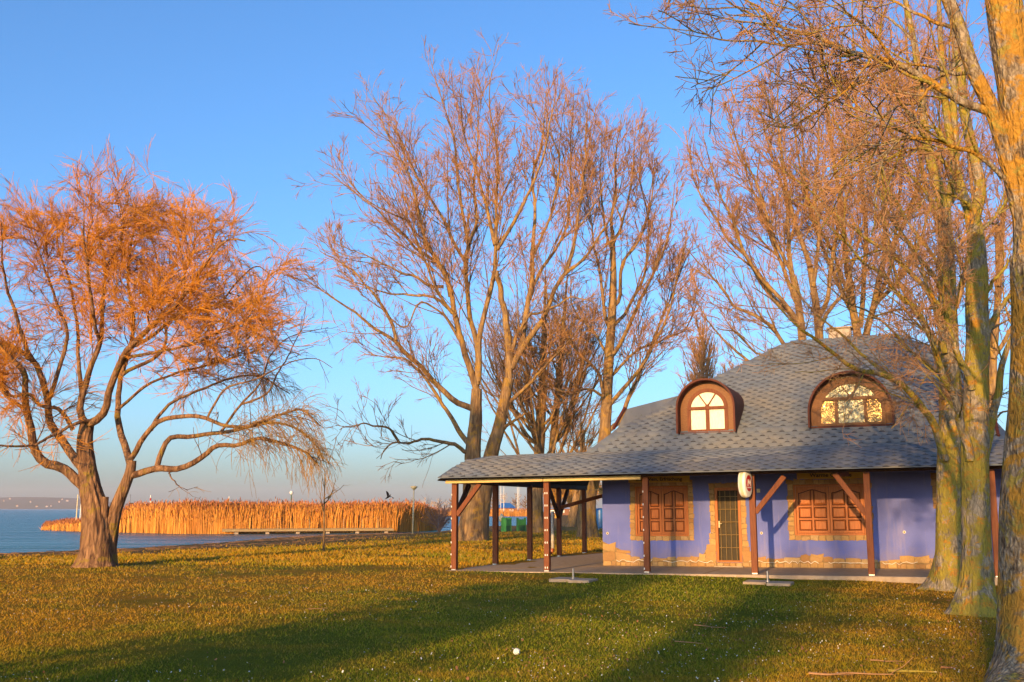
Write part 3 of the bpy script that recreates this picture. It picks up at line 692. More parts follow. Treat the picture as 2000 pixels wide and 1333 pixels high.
p4 = trunk_base(1148, 1050); Y4 = p4[1]; rg = np.random.default_rng(41); s4 = Y4/2000
pa = np.array([p4+[0, 0, -.2], at(1147, 1000, Y4), at(1155, 940, Y4), at(1178, 870, Y4), at(1184, 800, Y4), at(1190, 690, Y4), at(1195, 620, Y4), at(1198, 540, Y4), at(1196, 450, Y4)])
parts = [fine_trunk(pa, np.array([17, 15, 13, 11, 10, 9, 8, 6, 4])*s4, 34, .15, .45, .9, 5, .045, 10)]
L4_ = [
 ([(1196,460),(1194,420),(1203,360),(1203,300),(1218,200)], 4, .9, 0, 1),
 ([(1186,800),(1196,784),(1230,744),(1250,720),(1290,650),(1315,580),(1332,500),(1348,420)], 5, .9, 0, -2),
 ([(1180,848),(1210,821),(1227,781),(1250,723),(1272,680),(1300,600),(1330,530),(1362,450)], 5.5, .9, 0, 2),
 ([(1192,700),(1210,672),(1227,642),(1250,585),(1290,500),(1312,420),(1322,320)], 5, .9, 0, -3),
 ([(1180,810),(1173,737),(1152,710),(1125,683),(1100,640),(1085,560)], 4.5, .9, 0, -2.5),
 ([(1194,650),(1183,619),(1176,568),(1172,534),(1160,480),(1150,400),(1140,330)], 4.5, .9, 0, 2.5),
 ([(1197,600),(1210,585),(1215,517),(1247,470),(1270,400),(1282,280)], 4.5, .9, 0, .5),
 ([(1196,640),(1230,600),(1262,520),(1266,440),(1250,340),(1258,240)], 4, .8, 0, 3),
 ([(1188,740),(1240,690),(1300,660),(1340,640),(1372,560)], 3.6, .8, 0, 3),
 ([(1186,780),(1150,760),(1110,770),(1060,740)], 3.4, .8, 0, -3),
 ([(1190,700),(1160,650),(1120,600),(1112,520)], 3.4, .8, 0, 3.2),
 ([(1197,500),(1180,440),(1172,340),(1180,240)], 3.4, .8, 0, -2),
 ([(1197,480),(1220,420),(1236,330),(1240,250)], 3.4, .8, 0, -2),
]
P0, R0 = limb_arrays(L4_, Y4, 24, rg, .05, .08)
cr = poplar_crown(rg, P0, R0, 1.6, 3.0, 3.4, 2.6, 1.2, .66, (.16, 1), .012, .11)
t4 = make_tree('poplar_tree', 'bare poplar with one straight stem standing just left of the roof end', p4, parts, [(P0, R0, 7)], cr, PM, 'bare poplars in the park', sprays=LAST)

# trees behind the house
YB = 46.0; rg = np.random.default_rng(51); sB = YB/2000
def back_tree(seed, bx, stems, limbs, label, dY=0):
    rg = np.random.default_rng(seed); Y = YB+dY
    base = at(bx, 1063, Y); base[2] = gz(base[0], base[1])
    parts = []
    for i, (pts, ra, rb) in enumerate(stems):
        path = np.array([base+[(i-.5)*.25, .1*i, -.1]]+[at(q[0], q[1], Y+(i-.5)*.4) for q in pts])
        parts.append(fine_trunk(path, np.linspace(ra, rb, len(path))*Y/2000, 26, .2, .3, .8, 4, .045, seed+i))
    P0, R0 = limb_arrays(limbs, Y, 24, rg, .05)
    cr = poplar_crown(rg, P0, R0, 1.9, 3.4, 3.8, 2.3, 1.05, .6, (.10, 1), .0098, .10)
    return make_tree('poplar_tree', label, base, parts, [(P0, R0, 8)], cr, PM, 'bare trees behind the house', sprays=LAST)
back_tree(52, 1578, [([(1574,900),(1570,760),(1567,668),(1560,600),(1550,540)], 15, 6), ([(1590,900),(1598,760),(1600,662),(1594,600),(1582,520)], 15, 6)], [
 ([(1552,560),(1540,500),(1540,440),(1532,380),(1500,280),(1478,180)], 6, 1, 0, 1),
 ([(1582,520),(1561,455),(1546,410),(1528,320),(1518,200),(1520,120)], 6, 1, 0, -1),
 ([(1567,660),(1564,635),(1516,578),(1477,530),(1444,470),(1426,419),(1399,365),(1376,280)], 6, 1, 0, -2),
 ([(1566,640),(1534,605),(1492,560),(1462,506),(1425,470),(1390,416),(1362,365),(1340,270)], 5.5, 1, 0, 2),
 ([(1570,720),(1534,671),(1510,638),(1468,614),(1432,596),(1411,566),(1369,515),(1338,480)], 5.5, 1, 0, -1),
 ([(1570,780),(1500,745),(1462,710),(1420,671),(1387,632),(1354,584)], 5, 1, 0, 2),
 ([(1597,620),(1615,584),(1628,500),(1640,400),(1650,280),(1655,160)], 5.5, 1, 0, 1),
 ([(1588,560),(1600,470),(1590,380),(1600,260),(1590,130)], 5, 1, 0, -2),
 ([(1560,600),(1520,500),(1490,420),(1450,320),(1420,240)], 5, 1, 0, 3),
 ([(1550,540),(1510,460),(1480,370),(1440,280),(1418,200)], 4.5, 1, 0, -3),
 ([(1600,640),(1650,560),(1680,460),(1700,340)], 4.5, 1, 0, 2.5),
 ([(1574,690),(1530,700),(1480,690),(1440,650),(1400,640)], 4, 1, 0, -2.5)],
 'bare multi-stemmed tree directly behind the roof beside the chimney')
back_tree(62, 1688, [([(1684,900),(1680,760),(1675,660),(1665,600),(1655,520)], 13, 6), ([(1692,900),(1694,760),(1692,660),(1706,600),(1722,520)], 12, 5)], [
 ([(1655,540),(1645,430),(1630,320),(1610,180),(1600,40),(1605,-60)], 6, 1, 0, 1),
 ([(1680,640),(1688,560),(1690,460),(1680,320),(1670,160),(1665,0),(1670,-80)], 6, 1, 0, -1),
 ([(1692,655),(1710,600),(1740,520),(1755,400),(1765,260),(1770,100)], 5.5, 1, 0, 2),
 ([(1700,620),(1720,540),(1728,440),(1725,300),(1718,140),(1722,0)], 5.5, 1, 0, -2),
 ([(1670,620),(1640,560),(1600,470),(1570,360),(1550,240),(1540,120)], 5, 1, 0, 2.5),
 ([(1706,600),(1760,540),(1800,460),(1830,340),(1850,200)], 5, 1, 0, -2.5),
 ([(1665,600),(1630,500),(1590,420),(1570,300),(1560,170)], 4.5, 1, 0, -3),
 ([(1722,520),(1770,430),(1800,300),(1810,140),(1815,0)], 4.5, 1, 0, 3)],
 'bare tree with forked orange stems behind the right half of the roof', 2.5)
back_tree(72, 1850, [([(1850,900),(1852,760),(1850,640),(1846,540),(1842,440)], 13, 5), ([(1930,900),(1940,700),(1950,560),(1948,440)], 11, 5)], [
 ([(1846,540),(1830,430),(1800,330),(1780,200),(1770,60),(1765,-50)], 6, 1, 0, 1),
 ([(1850,640),(1880,560),(1900,430),(1890,280),(1885,120),(1890,-20)], 6, 1, 0, -1),
 ([(1950,560),(1960,430),(1975,300),(1980,150),(1985,0)], 6, 1, 0, 1),
 ([(1940,700),(1910,600),(1880,520),(1850,420),(1835,280)], 5, 1, 0, 2),
 ([(1940,700),(1990,620),(2040,520),(2060,400)], 5, 1, 0, -2),
 ([(1850,700),(1800,620),(1760,560),(1730,470),(1700,400)], 5, 1, 0, -2),
 ([(1842,440),(1860,330),(1850,200),(1845,60)], 5, 1, 0, 2),
 ([(1852,760),(1800,700),(1760,660),(1740,600)], 4, 1, 0, 2)],
 'bare tree seen through the gaps between the mossy trunks', 1.0)

# slim columnar poplars far behind the roof
def column_tree(seed, px, py, Y, h, w, label, mats=None, n=60, name='column_poplar', group=None, r3=.02, stem=.15):
    rg = np.random.default_rng(seed); b_ = at(px, py, Y); b_[2] = gz(b_[0], b_[1])
    path = np.array([b_+[0, 0, -.2], b_+[0, 0, h*.5], b_+[.1, 0, h*.95]])
    parts = [fine_trunk(path, np.array([stem, stem*.7, stem*.2]), 10, h/20, .2, .5, 3, .03, seed)]
    P, R = [], []
    for i in range(n):
        t = rg.uniform(.08, .9); a = rg.uniform(0, 2*PI); k = np.linspace(0, 1, 12)
        o = path[0]+np.array([0, 0, h*t]); sp = w*(np.sin(PI*min(1, t*.8+.22)))*rg.uniform(.5, 1.1); hh = h*(.08+.22*(1-t))*rg.uniform(.7, 1.1)
        P.append(np.stack([o[0]+np.cos(a)*sp*k**.6, o[1]+np.sin(a)*sp*k**.6, o[2]+hh*k**1.2], -1)); R.append(.35*stem*(1-k)+r3*.8)
    P = np.array(P); R = np.array(R)
    g2 = grow(rg, (P, R), 2.2, (.1, 1), (28, 12), h*.085, 5, (.15, .2), .12, r3*1.2, r3*.8, .3)
    g3 = grow(rg, g2, 2.5, (.1, 1), (28, 12), h*.05, 4, (.15, .2), .12, r3, r3*.6, .3)
    return make_tree(name, label, b_, parts, [(P, R, 4)], [(*g2, 3, 0), (*g3, 3, 0)], mats or [M['bark_poplar'], M['twig_poplar']], group)
cp = column_tree(81, 1382, 1010, 95, 20.2, 2.5, 'slim columnar poplar rising far behind the roof between the dormers', r3=.026, n=120)
c2 = copy_tree(cp); c2.location = tuple(at(1434, 1010, 112)[:2]) + (0,); c2.scale = (1.0, 1.0, .88); tag(c2, 'lower columnar poplar right of the tall one, half hidden by branches')

# ------------------------------------------------------------------ the three mossy trees in front at the right
def near_tree(seed, base_px, stems, limbs, label, mats, dens, wob=.02, tl=1.0, Yf=None):
    rg = np.random.default_rng(seed)
    b_ = on_ground(*base_px); b_[2] = gz(b_[0], b_[1]); Y = b_[1]; parts = []
    for i, (pts, rad, k, fl) in enumerate(stems):
        path = np.array([at(q[0], q[1], Y+(q[2] if len(q) > 2 else 0)) for q in pts])
        if i == 0: path[0] = b_+[0, 0, -.12]
        parts.append(fine_trunk(path, np.array(rad)*Y/2000, k, .035, fl if i == 0 else 0.0, .32, 6, .028, seed+i, 1.2))
    P0, R0 = limb_arrays(limbs, Y, 26, rg, wob)
    d1, d2, d3 = dens
    g1 = grow(rg, (P0, R0), d1, (.12, 1), (42, 18), 1.7*tl, 9, (.02, .03), .09, .014, .006, .35)
    g2 = grow(rg, g1, d2, (.08, 1), (42, 18), .8*tl, 7, (.02, .03), .12, .0065, .0038, .3)
    a = seats(rg, g2, d3, (.1, 1), (45, 20), .02)
    print('  near tris', sum(len(x[0])*(x[0].shape[1]-1)*6 for x in (g1, g2)), 'sprays', len(a[0]))
    return make_tree('mossy_tree', label, b_, parts, [(P0, R0, 12)], [(*g1, 5, 1), (*g2, 3, 0)], mats, 'row of mossy trees at the right',
        sprays=(spray_shape(rg, .38*tl, 0, .0042, 5, .12, 38, .0030), a[0], a[1], rg.uniform(.6, 1.3, len(a[0])), 0, rg))
NM = [M['bark_near'], M['twig_near'], M['bark_near']]
near_tree(91, (1856, 1153), [
  ([(1856,1153),(1856,1100),(1855,1000),(1855,900),(1857,820),(1856,740),(1852,650),(1850,560),(1847,470),(1843,400)], [30, 26, 24, 23, 22, 20, 18, 16.5, 15, 12], 64, .65),
  ([(1843,410),(1834,372),(1822,330),(1808,270),(1798,170),(1784,80),(1764,-20)], [11, 10, 9, 8, 7, 6, 5], 24, 0),
  ([(1846,410),(1858,370),(1866,300),(1862,210),(1866,120),(1860,30),(1855,-40)], [10, 9, 8, 7, 6.5, 6, 5], 24, 0)], [
  ([(1846,900),(1827,832),(1805,803),(1781,773),(1757,749),(1716,730),(1676,724),(1635,695),(1595,665),(1555,635),(1510,590),(1470,560)], 9, 1.2, -.2, -1.5),
  ([(1757,749),(1716,719),(1684,695),(1651,659),(1616,635),(1581,600),(1550,560)], 4.5, 1, -.6, .5),
  ([(1849,770),(1840,730),(1824,676),(1805,632),(1786,600),(1762,584),(1720,536),(1684,512),(1650,470),(1600,425)], 8, 1.2, -.2, -2),
  ([(1845,690),(1828,611),(1810,569),(1780,536),(1744,500),(1690,464),(1630,419),(1580,370),(1530,335)], 7, 1.2, -.2, -.5),
  ([(1848,640),(1837,566),(1816,530),(1780,485),(1744,434),(1720,380),(1700,310),(1690,220)], 6, 1, -.2, -2.6),
  ([(1850,745),(1834,727),(1797,703),(1750,655),(1700,610),(1650,590),(1600,540)], 4, 1, -.3, -3),
  ([(1850,560),(1820,500),(1780,440),(1740,380),(1690,330),(1640,300)], 4.5, 1, -.2, .5),
  ([(1845,440),(1810,380),(1770,330),(1740,260),(1700,200),(1680,120)], 4.5, 1, -.1, -1.5),
  ([(1808,270),(1770,220),(1740,160),(1700,100),(1660,40)], 4, 1, 0, -1),
  ([(1852,600),(1880,540),(1900,480),(1915,400)], 4, 1, 0, 1),
  ([(1784,80),(1740,40),(1690,10),(1640,-30)], 3.5, 1, 0, 1),
 ], 'mossy trunk nearest the house wall, with branches sweeping over the roof', NM, (3.6, 4.4, 3.2), tl=1.0)
near_tree(101, (1908, 1204), [
  ([(1908,1204),(1909,1150),(1909,1080),(1907,1000),(1904,900),(1905,843),(1907,735),(1910,654),(1907,600),(1908,530),(1905,460),(1896,410)], [33, 28, 26, 25.5, 25, 25, 22.5, 22, 21.5, 20, 17, 14], 72, .6),
  ([(1896,420),(1885,392),(1872,350),(1860,290),(1846,200),(1838,90),(1832,-30)], [10, 9, 8, 7, 6, 5, 4], 24, 0),
  ([(1902,430),(1914,375),(1908,330),(1894,270),(1882,210),(1874,120),(1862,30),(1846,-60)], [12, 11, 10.5, 10, 9.5, 9, 8, 7], 28, 0)], [
  ([(1895,900),(1878,832),(1873,803),(1862,768),(1846,746),(1835,716),(1822,673),(1800,630),(1765,580),(1730,560)], 10, 1.3, -.15, -.9),
  ([(1898,760),(1889,730),(1878,708),(1865,676),(1849,627),(1838,600),(1812,560),(1795,500),(1760,450)], 8, 1.3, -.15, -.5),
  ([(1920,910),(1932,857),(1946,789),(1965,695),(1985,640),(2020,560)], 11, 3, .1, .5),
  ([(1918,680),(1939,629),(1972,581),(2010,540)], 8, 3, .1, .8),
  ([(1915,600),(1933,560),(1969,512),(2000,480)], 5, 2, .1, -.3),
  ([(1912,460),(1930,437),(1963,395),(2000,340)], 5, 2, .1, .6),
  ([(1930,860),(1950,815),(1975,800),(2010,790)], 3, 1, .1, .8),
  ([(1872,350),(1840,310),(1800,290),(1750,300),(1700,330)], 5, 1, 0, -1),
  ([(1860,290),(1820,250),(1770,240),(1710,230),(1650,240)], 4.5, 1, 0, .8),
  ([(1846,200),(1800,150),(1750,120),(1700,60),(1640,40)], 4.5, 1, 0, -.8),
  ([(1896,410),(1860,380),(1820,380),(1780,420)], 4, 1, -.1, -1)],
 'mossy trunk in the middle of the row of three, forking high up', NM, (3.5, 5, 5), tl=.85)
near_tree(111, (2022, 1345), [
  ([(2022,1345),(2018,1290),(2012,1220),(2008,1140),(2008,1000),(2012,900),(2018,800),(2018,700),(2014,620),(2008,560),(2003,500)], [64, 56, 52, 50, 50, 48, 46, 44, 40, 34, 30], 90, 1.35),
  ([(2003,520),(2001,450),(1987,390),(1960,285),(1936,210),(1900,135),(1876,60),(1852,0),(1830,-50)], [24, 18, 16, 15, 15, 14, 13, 13, 12], 36, 0),
  ([(2012,560),(2020,480),(2018,380),(2003,280),(1990,180),(1972,80),(1955,-30),(1945,-80)], [30, 38, 40, 40, 39, 36, 34, 33], 48, 0)], [
  ([(1944,222),(1906,210),(1870,192),(1825,165),(1780,138),(1744,120),(1702,111),(1654,99),(1598,72),(1530,53),(1482,14),(1420,-15)], 10, 1.5, 0, .5),
  ([(1654,99),(1588,86),(1540,90),(1492,82),(1406,79),(1358,53),(1329,29)], 4, 1, 0, 1.2),
  ([(1492,82),(1450,120),(1410,150),(1370,165),(1345,140)], 2.4, .8, 1, 1.2),
  ([(1960,351),(1906,300),(1864,288),(1834,276),(1795,270),(1762,270),(1732,300),(1717,339),(1706,400)], 6, 1.2, -.1, -.4),
  ([(1834,276),(1780,264),(1720,231),(1660,210),(1600,180),(1540,160),(1480,165)], 4, 1, 0, .8),
  ([(1900,140),(1861,144),(1810,129),(1750,129),(1690,150),(1620,160)], 5, 1, 0, 1.5),
  ([(1876,60),(1820,40),(1760,10),(1700,-10),(1650,-40)], 5, 1, 0, .6),
  ([(1744,120),(1700,60),(1650,20),(1600,-20)], 3.5, 1, 0, -.6),
  ([(1598,72),(1560,20),(1520,-10),(1500,-60)], 3, 1, 0, 1),
  ([(1825,165),(1790,200),(1740,215),(1680,280),(1640,300)], 3.5, 1, 0, -.8),
  ([(1702,111),(1660,170),(1600,215),(1540,250),(1500,240)], 3, 1, 0, .8),
  ([(1762,270),(1700,290),(1640,330),(1600,380)], 3, 1, -.3, .8)],
 'nearest mossy trunk at the right edge, orange with lichen and flared at its foot', [M['bark_nearest'], M['twig_near'], M['bark_near']], (6, 7, 4.5), .01, .55)

# ------------------------------------------------------------------ the blue house (local axes: x along the front, y into the house, z up)
PHI = math.radians(21.85)
HOUSE = empty('blue_house', (-1.51, 27.5, 0), -PHI, 'blue rendered lakeside house with a grey hipped shingle roof and a timber veranda', 'house')
def rise(x): return .01*x
class HB(MB):
    """same as MB, but the long slope of the site is added to every height"""
    def mesh(s, name, mats):
        s.v = [(x, y, z+rise(x)) for x, y, z in s.v]; return MB.mesh(s, name, mats)
DW = 2.85                                       # front wall plane
BAY, SBAY, POST_H = 2.593, 2.779, 2.36
# walls (front wall with openings left out)
WX0, WX1, WTOP = 3.2, 16.0, 3.1
OPEN = [(4.14, 5.62, .80, 2.15), (6.34, 7.02, .12, 2.08), (8.39, 10.17, .82, 2.12), (11.87, 12.62, 1.56, 2.26)]
b = HB(); xs_ = [WX0]
cuts = sorted(OPEN)
x = WX0
for (a, c, z0, z1) in cuts:
    b.box((x, DW, -.1), (a, DW+.3, WTOP)); b.box((a, DW, -.1), (c, DW+.3, z0)); b.box((a, DW, z1), (c, DW+.3, WTOP)); x = c
b.box((x, DW, -.1), (WX1, DW+.3, WTOP)); b.box((WX0, DW+.3, -.1), (WX0+.3, 14.0, WTOP)); b.box((WX1-.3, DW+.3, -.1), (WX1, 14.0, WTOP)); b.box((WX0+.3, 13.7, -.1), (WX1-.3, 14.0, WTOP))
b.build('wall', M['wall_blue'], HOUSE)

# ---- shingle roof
VP = [(-.62, 2.395), (.1, 2.66), (.9, 2.885), (1.7, 3.03), (2.5, 3.10)]        # veranda slope, depth and height
MP = [(2.5, 3.10), (3.05, 3.60), (8.58, 6.81)]                                 # main slope
def prof_z(P, d):
    return float(np.interp(d, [p[0] for p in P], [p[1] for p in P]))
# left edge of the veranda slope, then of the main slope (x as a function of depth), and the right edge
VL = [(-.62, -.22), (.64, -.13), (1.46, -.04), (1.86, .26), (2.31, .75), (2.5, 1.5)]
ML = [(2.5, 2.8), (2.71, 3.02), (3.08, 3.37), (3.47, 3.51), (4.12, 4.15), (4.66, 4.65), (5.20, 4.86), (5.91, 5.31), (6.42, 5.84), (7.34, 6.65), (8.37, 7.48), (8.58, 7.9)]
MR = [(2.5, 13.3), (3.12, 13.27), (4.79, 12.93), (6.70, 12.54), (7.31, 12.16), (7.8, 11.75), (8.35, 11.33), (8.58, 10.96)]
VR = [(-.62, 17.2), (2.5, 16.6)]
ip = lambda P, d: float(np.interp(d, [p[0] for p in P], [p[1] for p in P]))
b = HB(); nv = 26
ds = np.linspace(-.62, 2.5, nv); xl = [ip(VL, d) for d in ds]; xr = [ip(VR, d) for d in ds]; zz = [prof_z(VP, d) for d in ds]
vs = []; T = .022
for d, a, c, z in zip(ds, xl, xr, zz): vs += [(a, d, z), (c, d, z), (a, d, z-T), (c, d, z-T)]
fs = []
for k in range(nv-1):
    i = 4*k; fs += [(i, i+1, i+5, i+4), (i, i+4, i+6, i+2), (i+1, i+3, i+7, i+5)]
fs += [(0, 2, 3, 1)]
b.add(vs, fs); b.add(vs, [(4*k+2, 4*k+6, 4*k+7, 4*k+3) for k in range(nv-1)], 1)
# side veranda slope on the left: bulges up quickly from its eave then lies almost flat
SP = [(-.24, 2.33), (-.12, 2.66), (-.03, 2.86), (.3, 2.97), (.75, 3.07), (1.5, 3.11), (3.3, 3.12)]
vs = []; sy = [None]*len(SP)
for k, (x, z) in enumerate(SP):
    y0 = [-.62, .62, 1.44, 1.86, 2.31, 2.5, 2.5][k]
    vs += [(x, y0, z), (x, 12.2, z), (x, y0, z-T), (x, 12.2, z-T)]
fs = []
for k in range(len(SP)-1):
    i = 4*k; fs += [(i, i+4, i+5, i+1), (i+1, i+5, i+7, i+3)]
b.add(vs, fs); b.add(vs, [(4*k+2, 4*k+3, 4*k+7, 4*k+6) for k in range(len(SP)-1)], 1)
b.add([(2.6, 2.49, 3.08), (13.5, 2.49, 3.08), (13.5, 12.2, 3.08), (2.6, 12.2, 3.08)], [(0, 1, 2, 3)], 1)
b.build('veranda_roof_deck', [M['shingle'], M['wood_dark']], HOUSE)
b = HB(); vs = []
dm = sorted(set([p[0] for p in ML+MR]+list(np.linspace(2.5, 8.58, 24))))
for d in dm: vs += [(ip(ML, d), d, prof_z(MP, d)), (ip(MR, d), d, prof_z(MP, d))]
n_ = len(dm); fs = [(2*k, 2*k+1, 2*k+3, 2*k+2) for k in range(n_-1)]
for d in dm: vs += [(3.15, d, 3.09), (13.75, d, 3.09)]
o_ = 2*n_
for k in range(n_-1): fs += [(2*k, 2*k+2, o_+2*k+2, o_+2*k), (2*k+1, o_+2*k+1, o_+2*k+3, 2*k+3)]
# the back slope mirrors the front one
for d in dm: vs += [(ip(ML, d), 17.16-d, prof_z(MP, d)), (ip(MR, d), 17.16-d, prof_z(MP, d)), (3.15, 17.16-d, 3.09), (13.75, 17.16-d, 3.09)]
q_ = 4*n_
for k in range(n_-1):
    i = q_+4*k; fs += [(i, i+4, i+5, i+1), (i, i+2, i+6, i+4), (i+1, i+5, i+7, i+3)]
b.add(vs, fs)
# low cheek roof at the left end of the main slope
a_, g_, h_ = (3.51, 3.47, 3.845), (3.62, 4.1, 4.44), (4.86, 5.22, 4.87)
b.add([a_, (4.15, 4.10, 4.215), (4.65, 4.64, 4.525), h_, g_, (3.3, 9, 4.4), (4.86, 9, 4.87), (3.3, 9, 3.1), (3.3, 3.5, 3.1)], [(0, 1, 2, 3, 4), (4, 3, 6, 5), (0, 4, 5, 7, 8)])
b.build('main_roof_deck', M['shingle'], HOUSE)
for p_, q_ in (((3.40, 3.40, 3.82), (3.56, 4.08, 4.47)), ((13.33, 2.6, 3.2), (13.3, 3.1, 3.68))):
    b = HB(); b.bar(p_, q_, .07, .09); b.build('verge_board', M['brown_hood'], HOUSE, .008)

# tabs: hexagonal shingles laid in rows; pitch across, exposure up the slope
PT, EX = .333, .152
def tab_geo():
    w = PT/2; e = EX
    x = [-w*.46, w*.46, w*.94, w*.94, -w*.94, -w*.94]; y = [0, 0, e*.75, e*1.5, e*1.5, e*.75]
    top = [.016, .016, .012, .006, .006, .012]
    v = [(a, c, t) for a, c, t in zip(x, y, top)] + [(a, c, .001) for a, c in zip(x, y)]
    f = [(0, 1, 2, 5), (2, 3, 4, 5), (0, 6, 7, 1), (1, 7, 8, 2), (0, 5, 11, 6)]
    # the printed shadow band in the gap to the right of the tab
    v += [(w*.52, .002, .0105), (w*1.48, .002, .0105), (w*1.25, e*.33, .0125), (w*.75, e*.33, .0125)]
    f += [(12, 13, 14, 15)]
    return v, f, [0, 0, 0, 0, 0, 1]
tv, tf, tm = tab_geo()
tab_mesh = bpy.data.meshes.new('shingle'); tab_mesh.from_pydata(tv, [], tf); tab_mesh.materials.append(M['shingle']); tab_mesh.materials.append(M['shingle_print'])
tab_mesh.polygons.foreach_set('material_index', tm)
def rows_of(P, left, right, margin=.10):
    out = []; pts = [np.array(p) for p in P]; seg = [np.linalg.norm(pts[i+1]-pts[i]) for i in range(len(pts)-1)]; tot = sum(seg)
    k = 0; a = 0.0
    while a < tot-.02:
        c = a; i = 0
        while c > seg[i]: c -= seg[i]; i += 1
        q = pts[i]+(pts[i+1]-pts[i])*c/seg[i]; ang = math.atan2(pts[i+1][1]-pts[i][1], pts[i+1][0]-pts[i][0])
        x0 = ip(left, q[0])+margin; x1 = min(ip(right, q[0])-margin, 13.9)
        x = math.ceil(x0/PT)*PT + (PT/2 if k % 2 else 0)
        while x < x1: out.append((x, q[0], q[1], ang)); x += PT
        a += EX; k += 1
    return out
tabs = rows_of(VP, VL, VR) + rows_of(MP, ML, MR)
tabs.sort(key=lambda t: (t[2] > 3.1, -t[0] if t[2] > 3.1 else 0, t[1]))
front = sorted(tabs, key=lambda t: t[1]-.30*t[0])[:300]; fset = set(front)
for (x, d, z, ang) in front:
    o = bpy.data.objects.new('shingle', tab_mesh); link(o, HOUSE)
    o.location = (x+random.uniform(-.004, .004), d, z+rise(x)+.001); o.rotation_euler = (ang, random.uniform(-.006, .006), random.uniform(-.012, .012))
V, Fc, Mi = [], [], []
tvn = np.array(tv); off = 0; f4 = [f for f in tf]
for t_ in tabs:
    if t_ in fset: continue
    x, d, z, ang = t_; c, s = math.cos(ang), math.sin(ang); jit = random.uniform(-.004, .004)
    yy = tvn[:, 1]*c-tvn[:, 2]*s+d; zz = tvn[:, 1]*s+tvn[:, 2]*c+z+rise(x)+.001+random.uniform(0, .003)
    V.append(np.stack([tvn[:, 0]+x+jit, yy, zz], -1)); Fc.append(np.array(f4)+off); Mi.append(tm); off += len(tv)
sf = bpy.data.objects.new('shingle_courses', quads_mesh('shingle_courses', np.vstack(V), np.vstack(Fc), [M['shingle'], M['shingle_print']], False, np.concatenate(Mi)))
link(sf, HOUSE); sf['kind'] = 'stuff'
print('tabs', len(tabs))
# soffit boards, beams, fascia
b = HB(); b.box((-.15, -.18, 2.315), (16.2, -.04, 2.45)); b.build('front_beam', M['wood_dark'], HOUSE, .01)
b = HB(); b.box((-.09, .09, 2.25), (.05, 11.4, 2.40)); b.build('side_beam', M['wood_dark'], HOUSE, .01)
for x0, x1 in ((-.18, 2.56), (2.57, 5.12)):
    b = HB(); b.box((x0, -.235, 2.245), (x1, -.185, 2.345)); b.build('fascia_board', M['fascia_yellow'], HOUSE, .006)
b = HB(); b.box((5.13, -.235, 2.345), (16.3, -.185, 2.42)); b.build('eave_board', M['wood_dark'], HOUSE, .006)
for k in range(21):
    x = -.0+k*.65; b = HB(); b.bar((x, -.15, 2.46), (x, 2.6, 2.98), .07, .08); b.build('rafter', M['wood_dark'], HOUSE)
# chimney
b = HB(); b.box((9.0, 9.0, 6.2), (9.68, 9.6, 7.20)); ch = b.build('chimney', M['far_wall'], HOUSE, .015)
b = HB(); b.box((8.94, 8.94, 7.20), (9.74, 9.66, 7.25)); b.build('chimney_cap', M['concrete'], ch, .01)

# ---- posts, braces, clips
def post(x, y, clips=None):
    b = HB(); b.box((x-.072, y-.072, .02), (x+.072, y+.072, 2.31)); p = b.build('post', M['wood_brown'], HOUSE, .008)
    b = HB(); b.box((x-.06, y-.07, -.02), (x+.06, y+.07, .05)); b.build('post_foot', M['steel'], p)
    for cx in (clips or []):
        for k in range(7):
            b = HB(); z = 1.93-k*.31; b.box((x+cx*.85-.011, y-.086, z), (x+cx*.85+.011, y-.071, z+.045)); b.build('cable_clip', M['white_paint'], p)
    return p
clipd = {0: [-.075], 1: [-.03, .035], 2: [-.062]}
for i in range(7): post(i*BAY, 0, clipd.get(i))
for j in range(1, 5): post(0, j*SBAY)
def brace(p, q, mat='wood_brown'):
    b = HB(); b.bar(p, q, .10, .12); b.build('brace', M[mat], HOUSE, .006)
brace((.06, 0, 1.42), (.72, 0, 2.24)); brace((0, .06, 1.40), (0, .9, 2.24), 'wood_dark')
brace((3*BAY+.06, 0, 1.42), (3*BAY+.76, 0, 2.26)); brace((4*BAY-.05, 0, 1.36), (4*BAY-.70, 0, 2.3))
brace((0, 3*SBAY-.05, 1.30), (0, 3*SBAY-.95, 2.24), 'wood_dark'); brace((0, 3*SBAY+.05, 1.30), (0, 3*SBAY+.95, 2.24), 'wood_dark')
brace((.05, 3*SBAY, 1.62), (2.6, 3*SBAY, 2.25))
brace((4*BAY-.7, 0, 2.28), (4*BAY-.45, .5, 2.3))
# drain pipe at the third side post
b = HB(); b.cyl((-.13, 2.9*SBAY, .25), (-.13, 2.9*SBAY, 1.5), .055); dp = b.build('drain_pipe', M['pipe_grey'], HOUSE, smooth=True)
b = HB(); b.cyl((-.13, 2.9*SBAY, .25), (-.16, 2.87*SBAY, .14), .06); b.cyl((-.16, 2.87*SBAY, .14), (-.32, 2.8*SBAY, .06), .06, .07); b.build('pipe_elbow', M['pipe_orange'], dp, smooth=True)

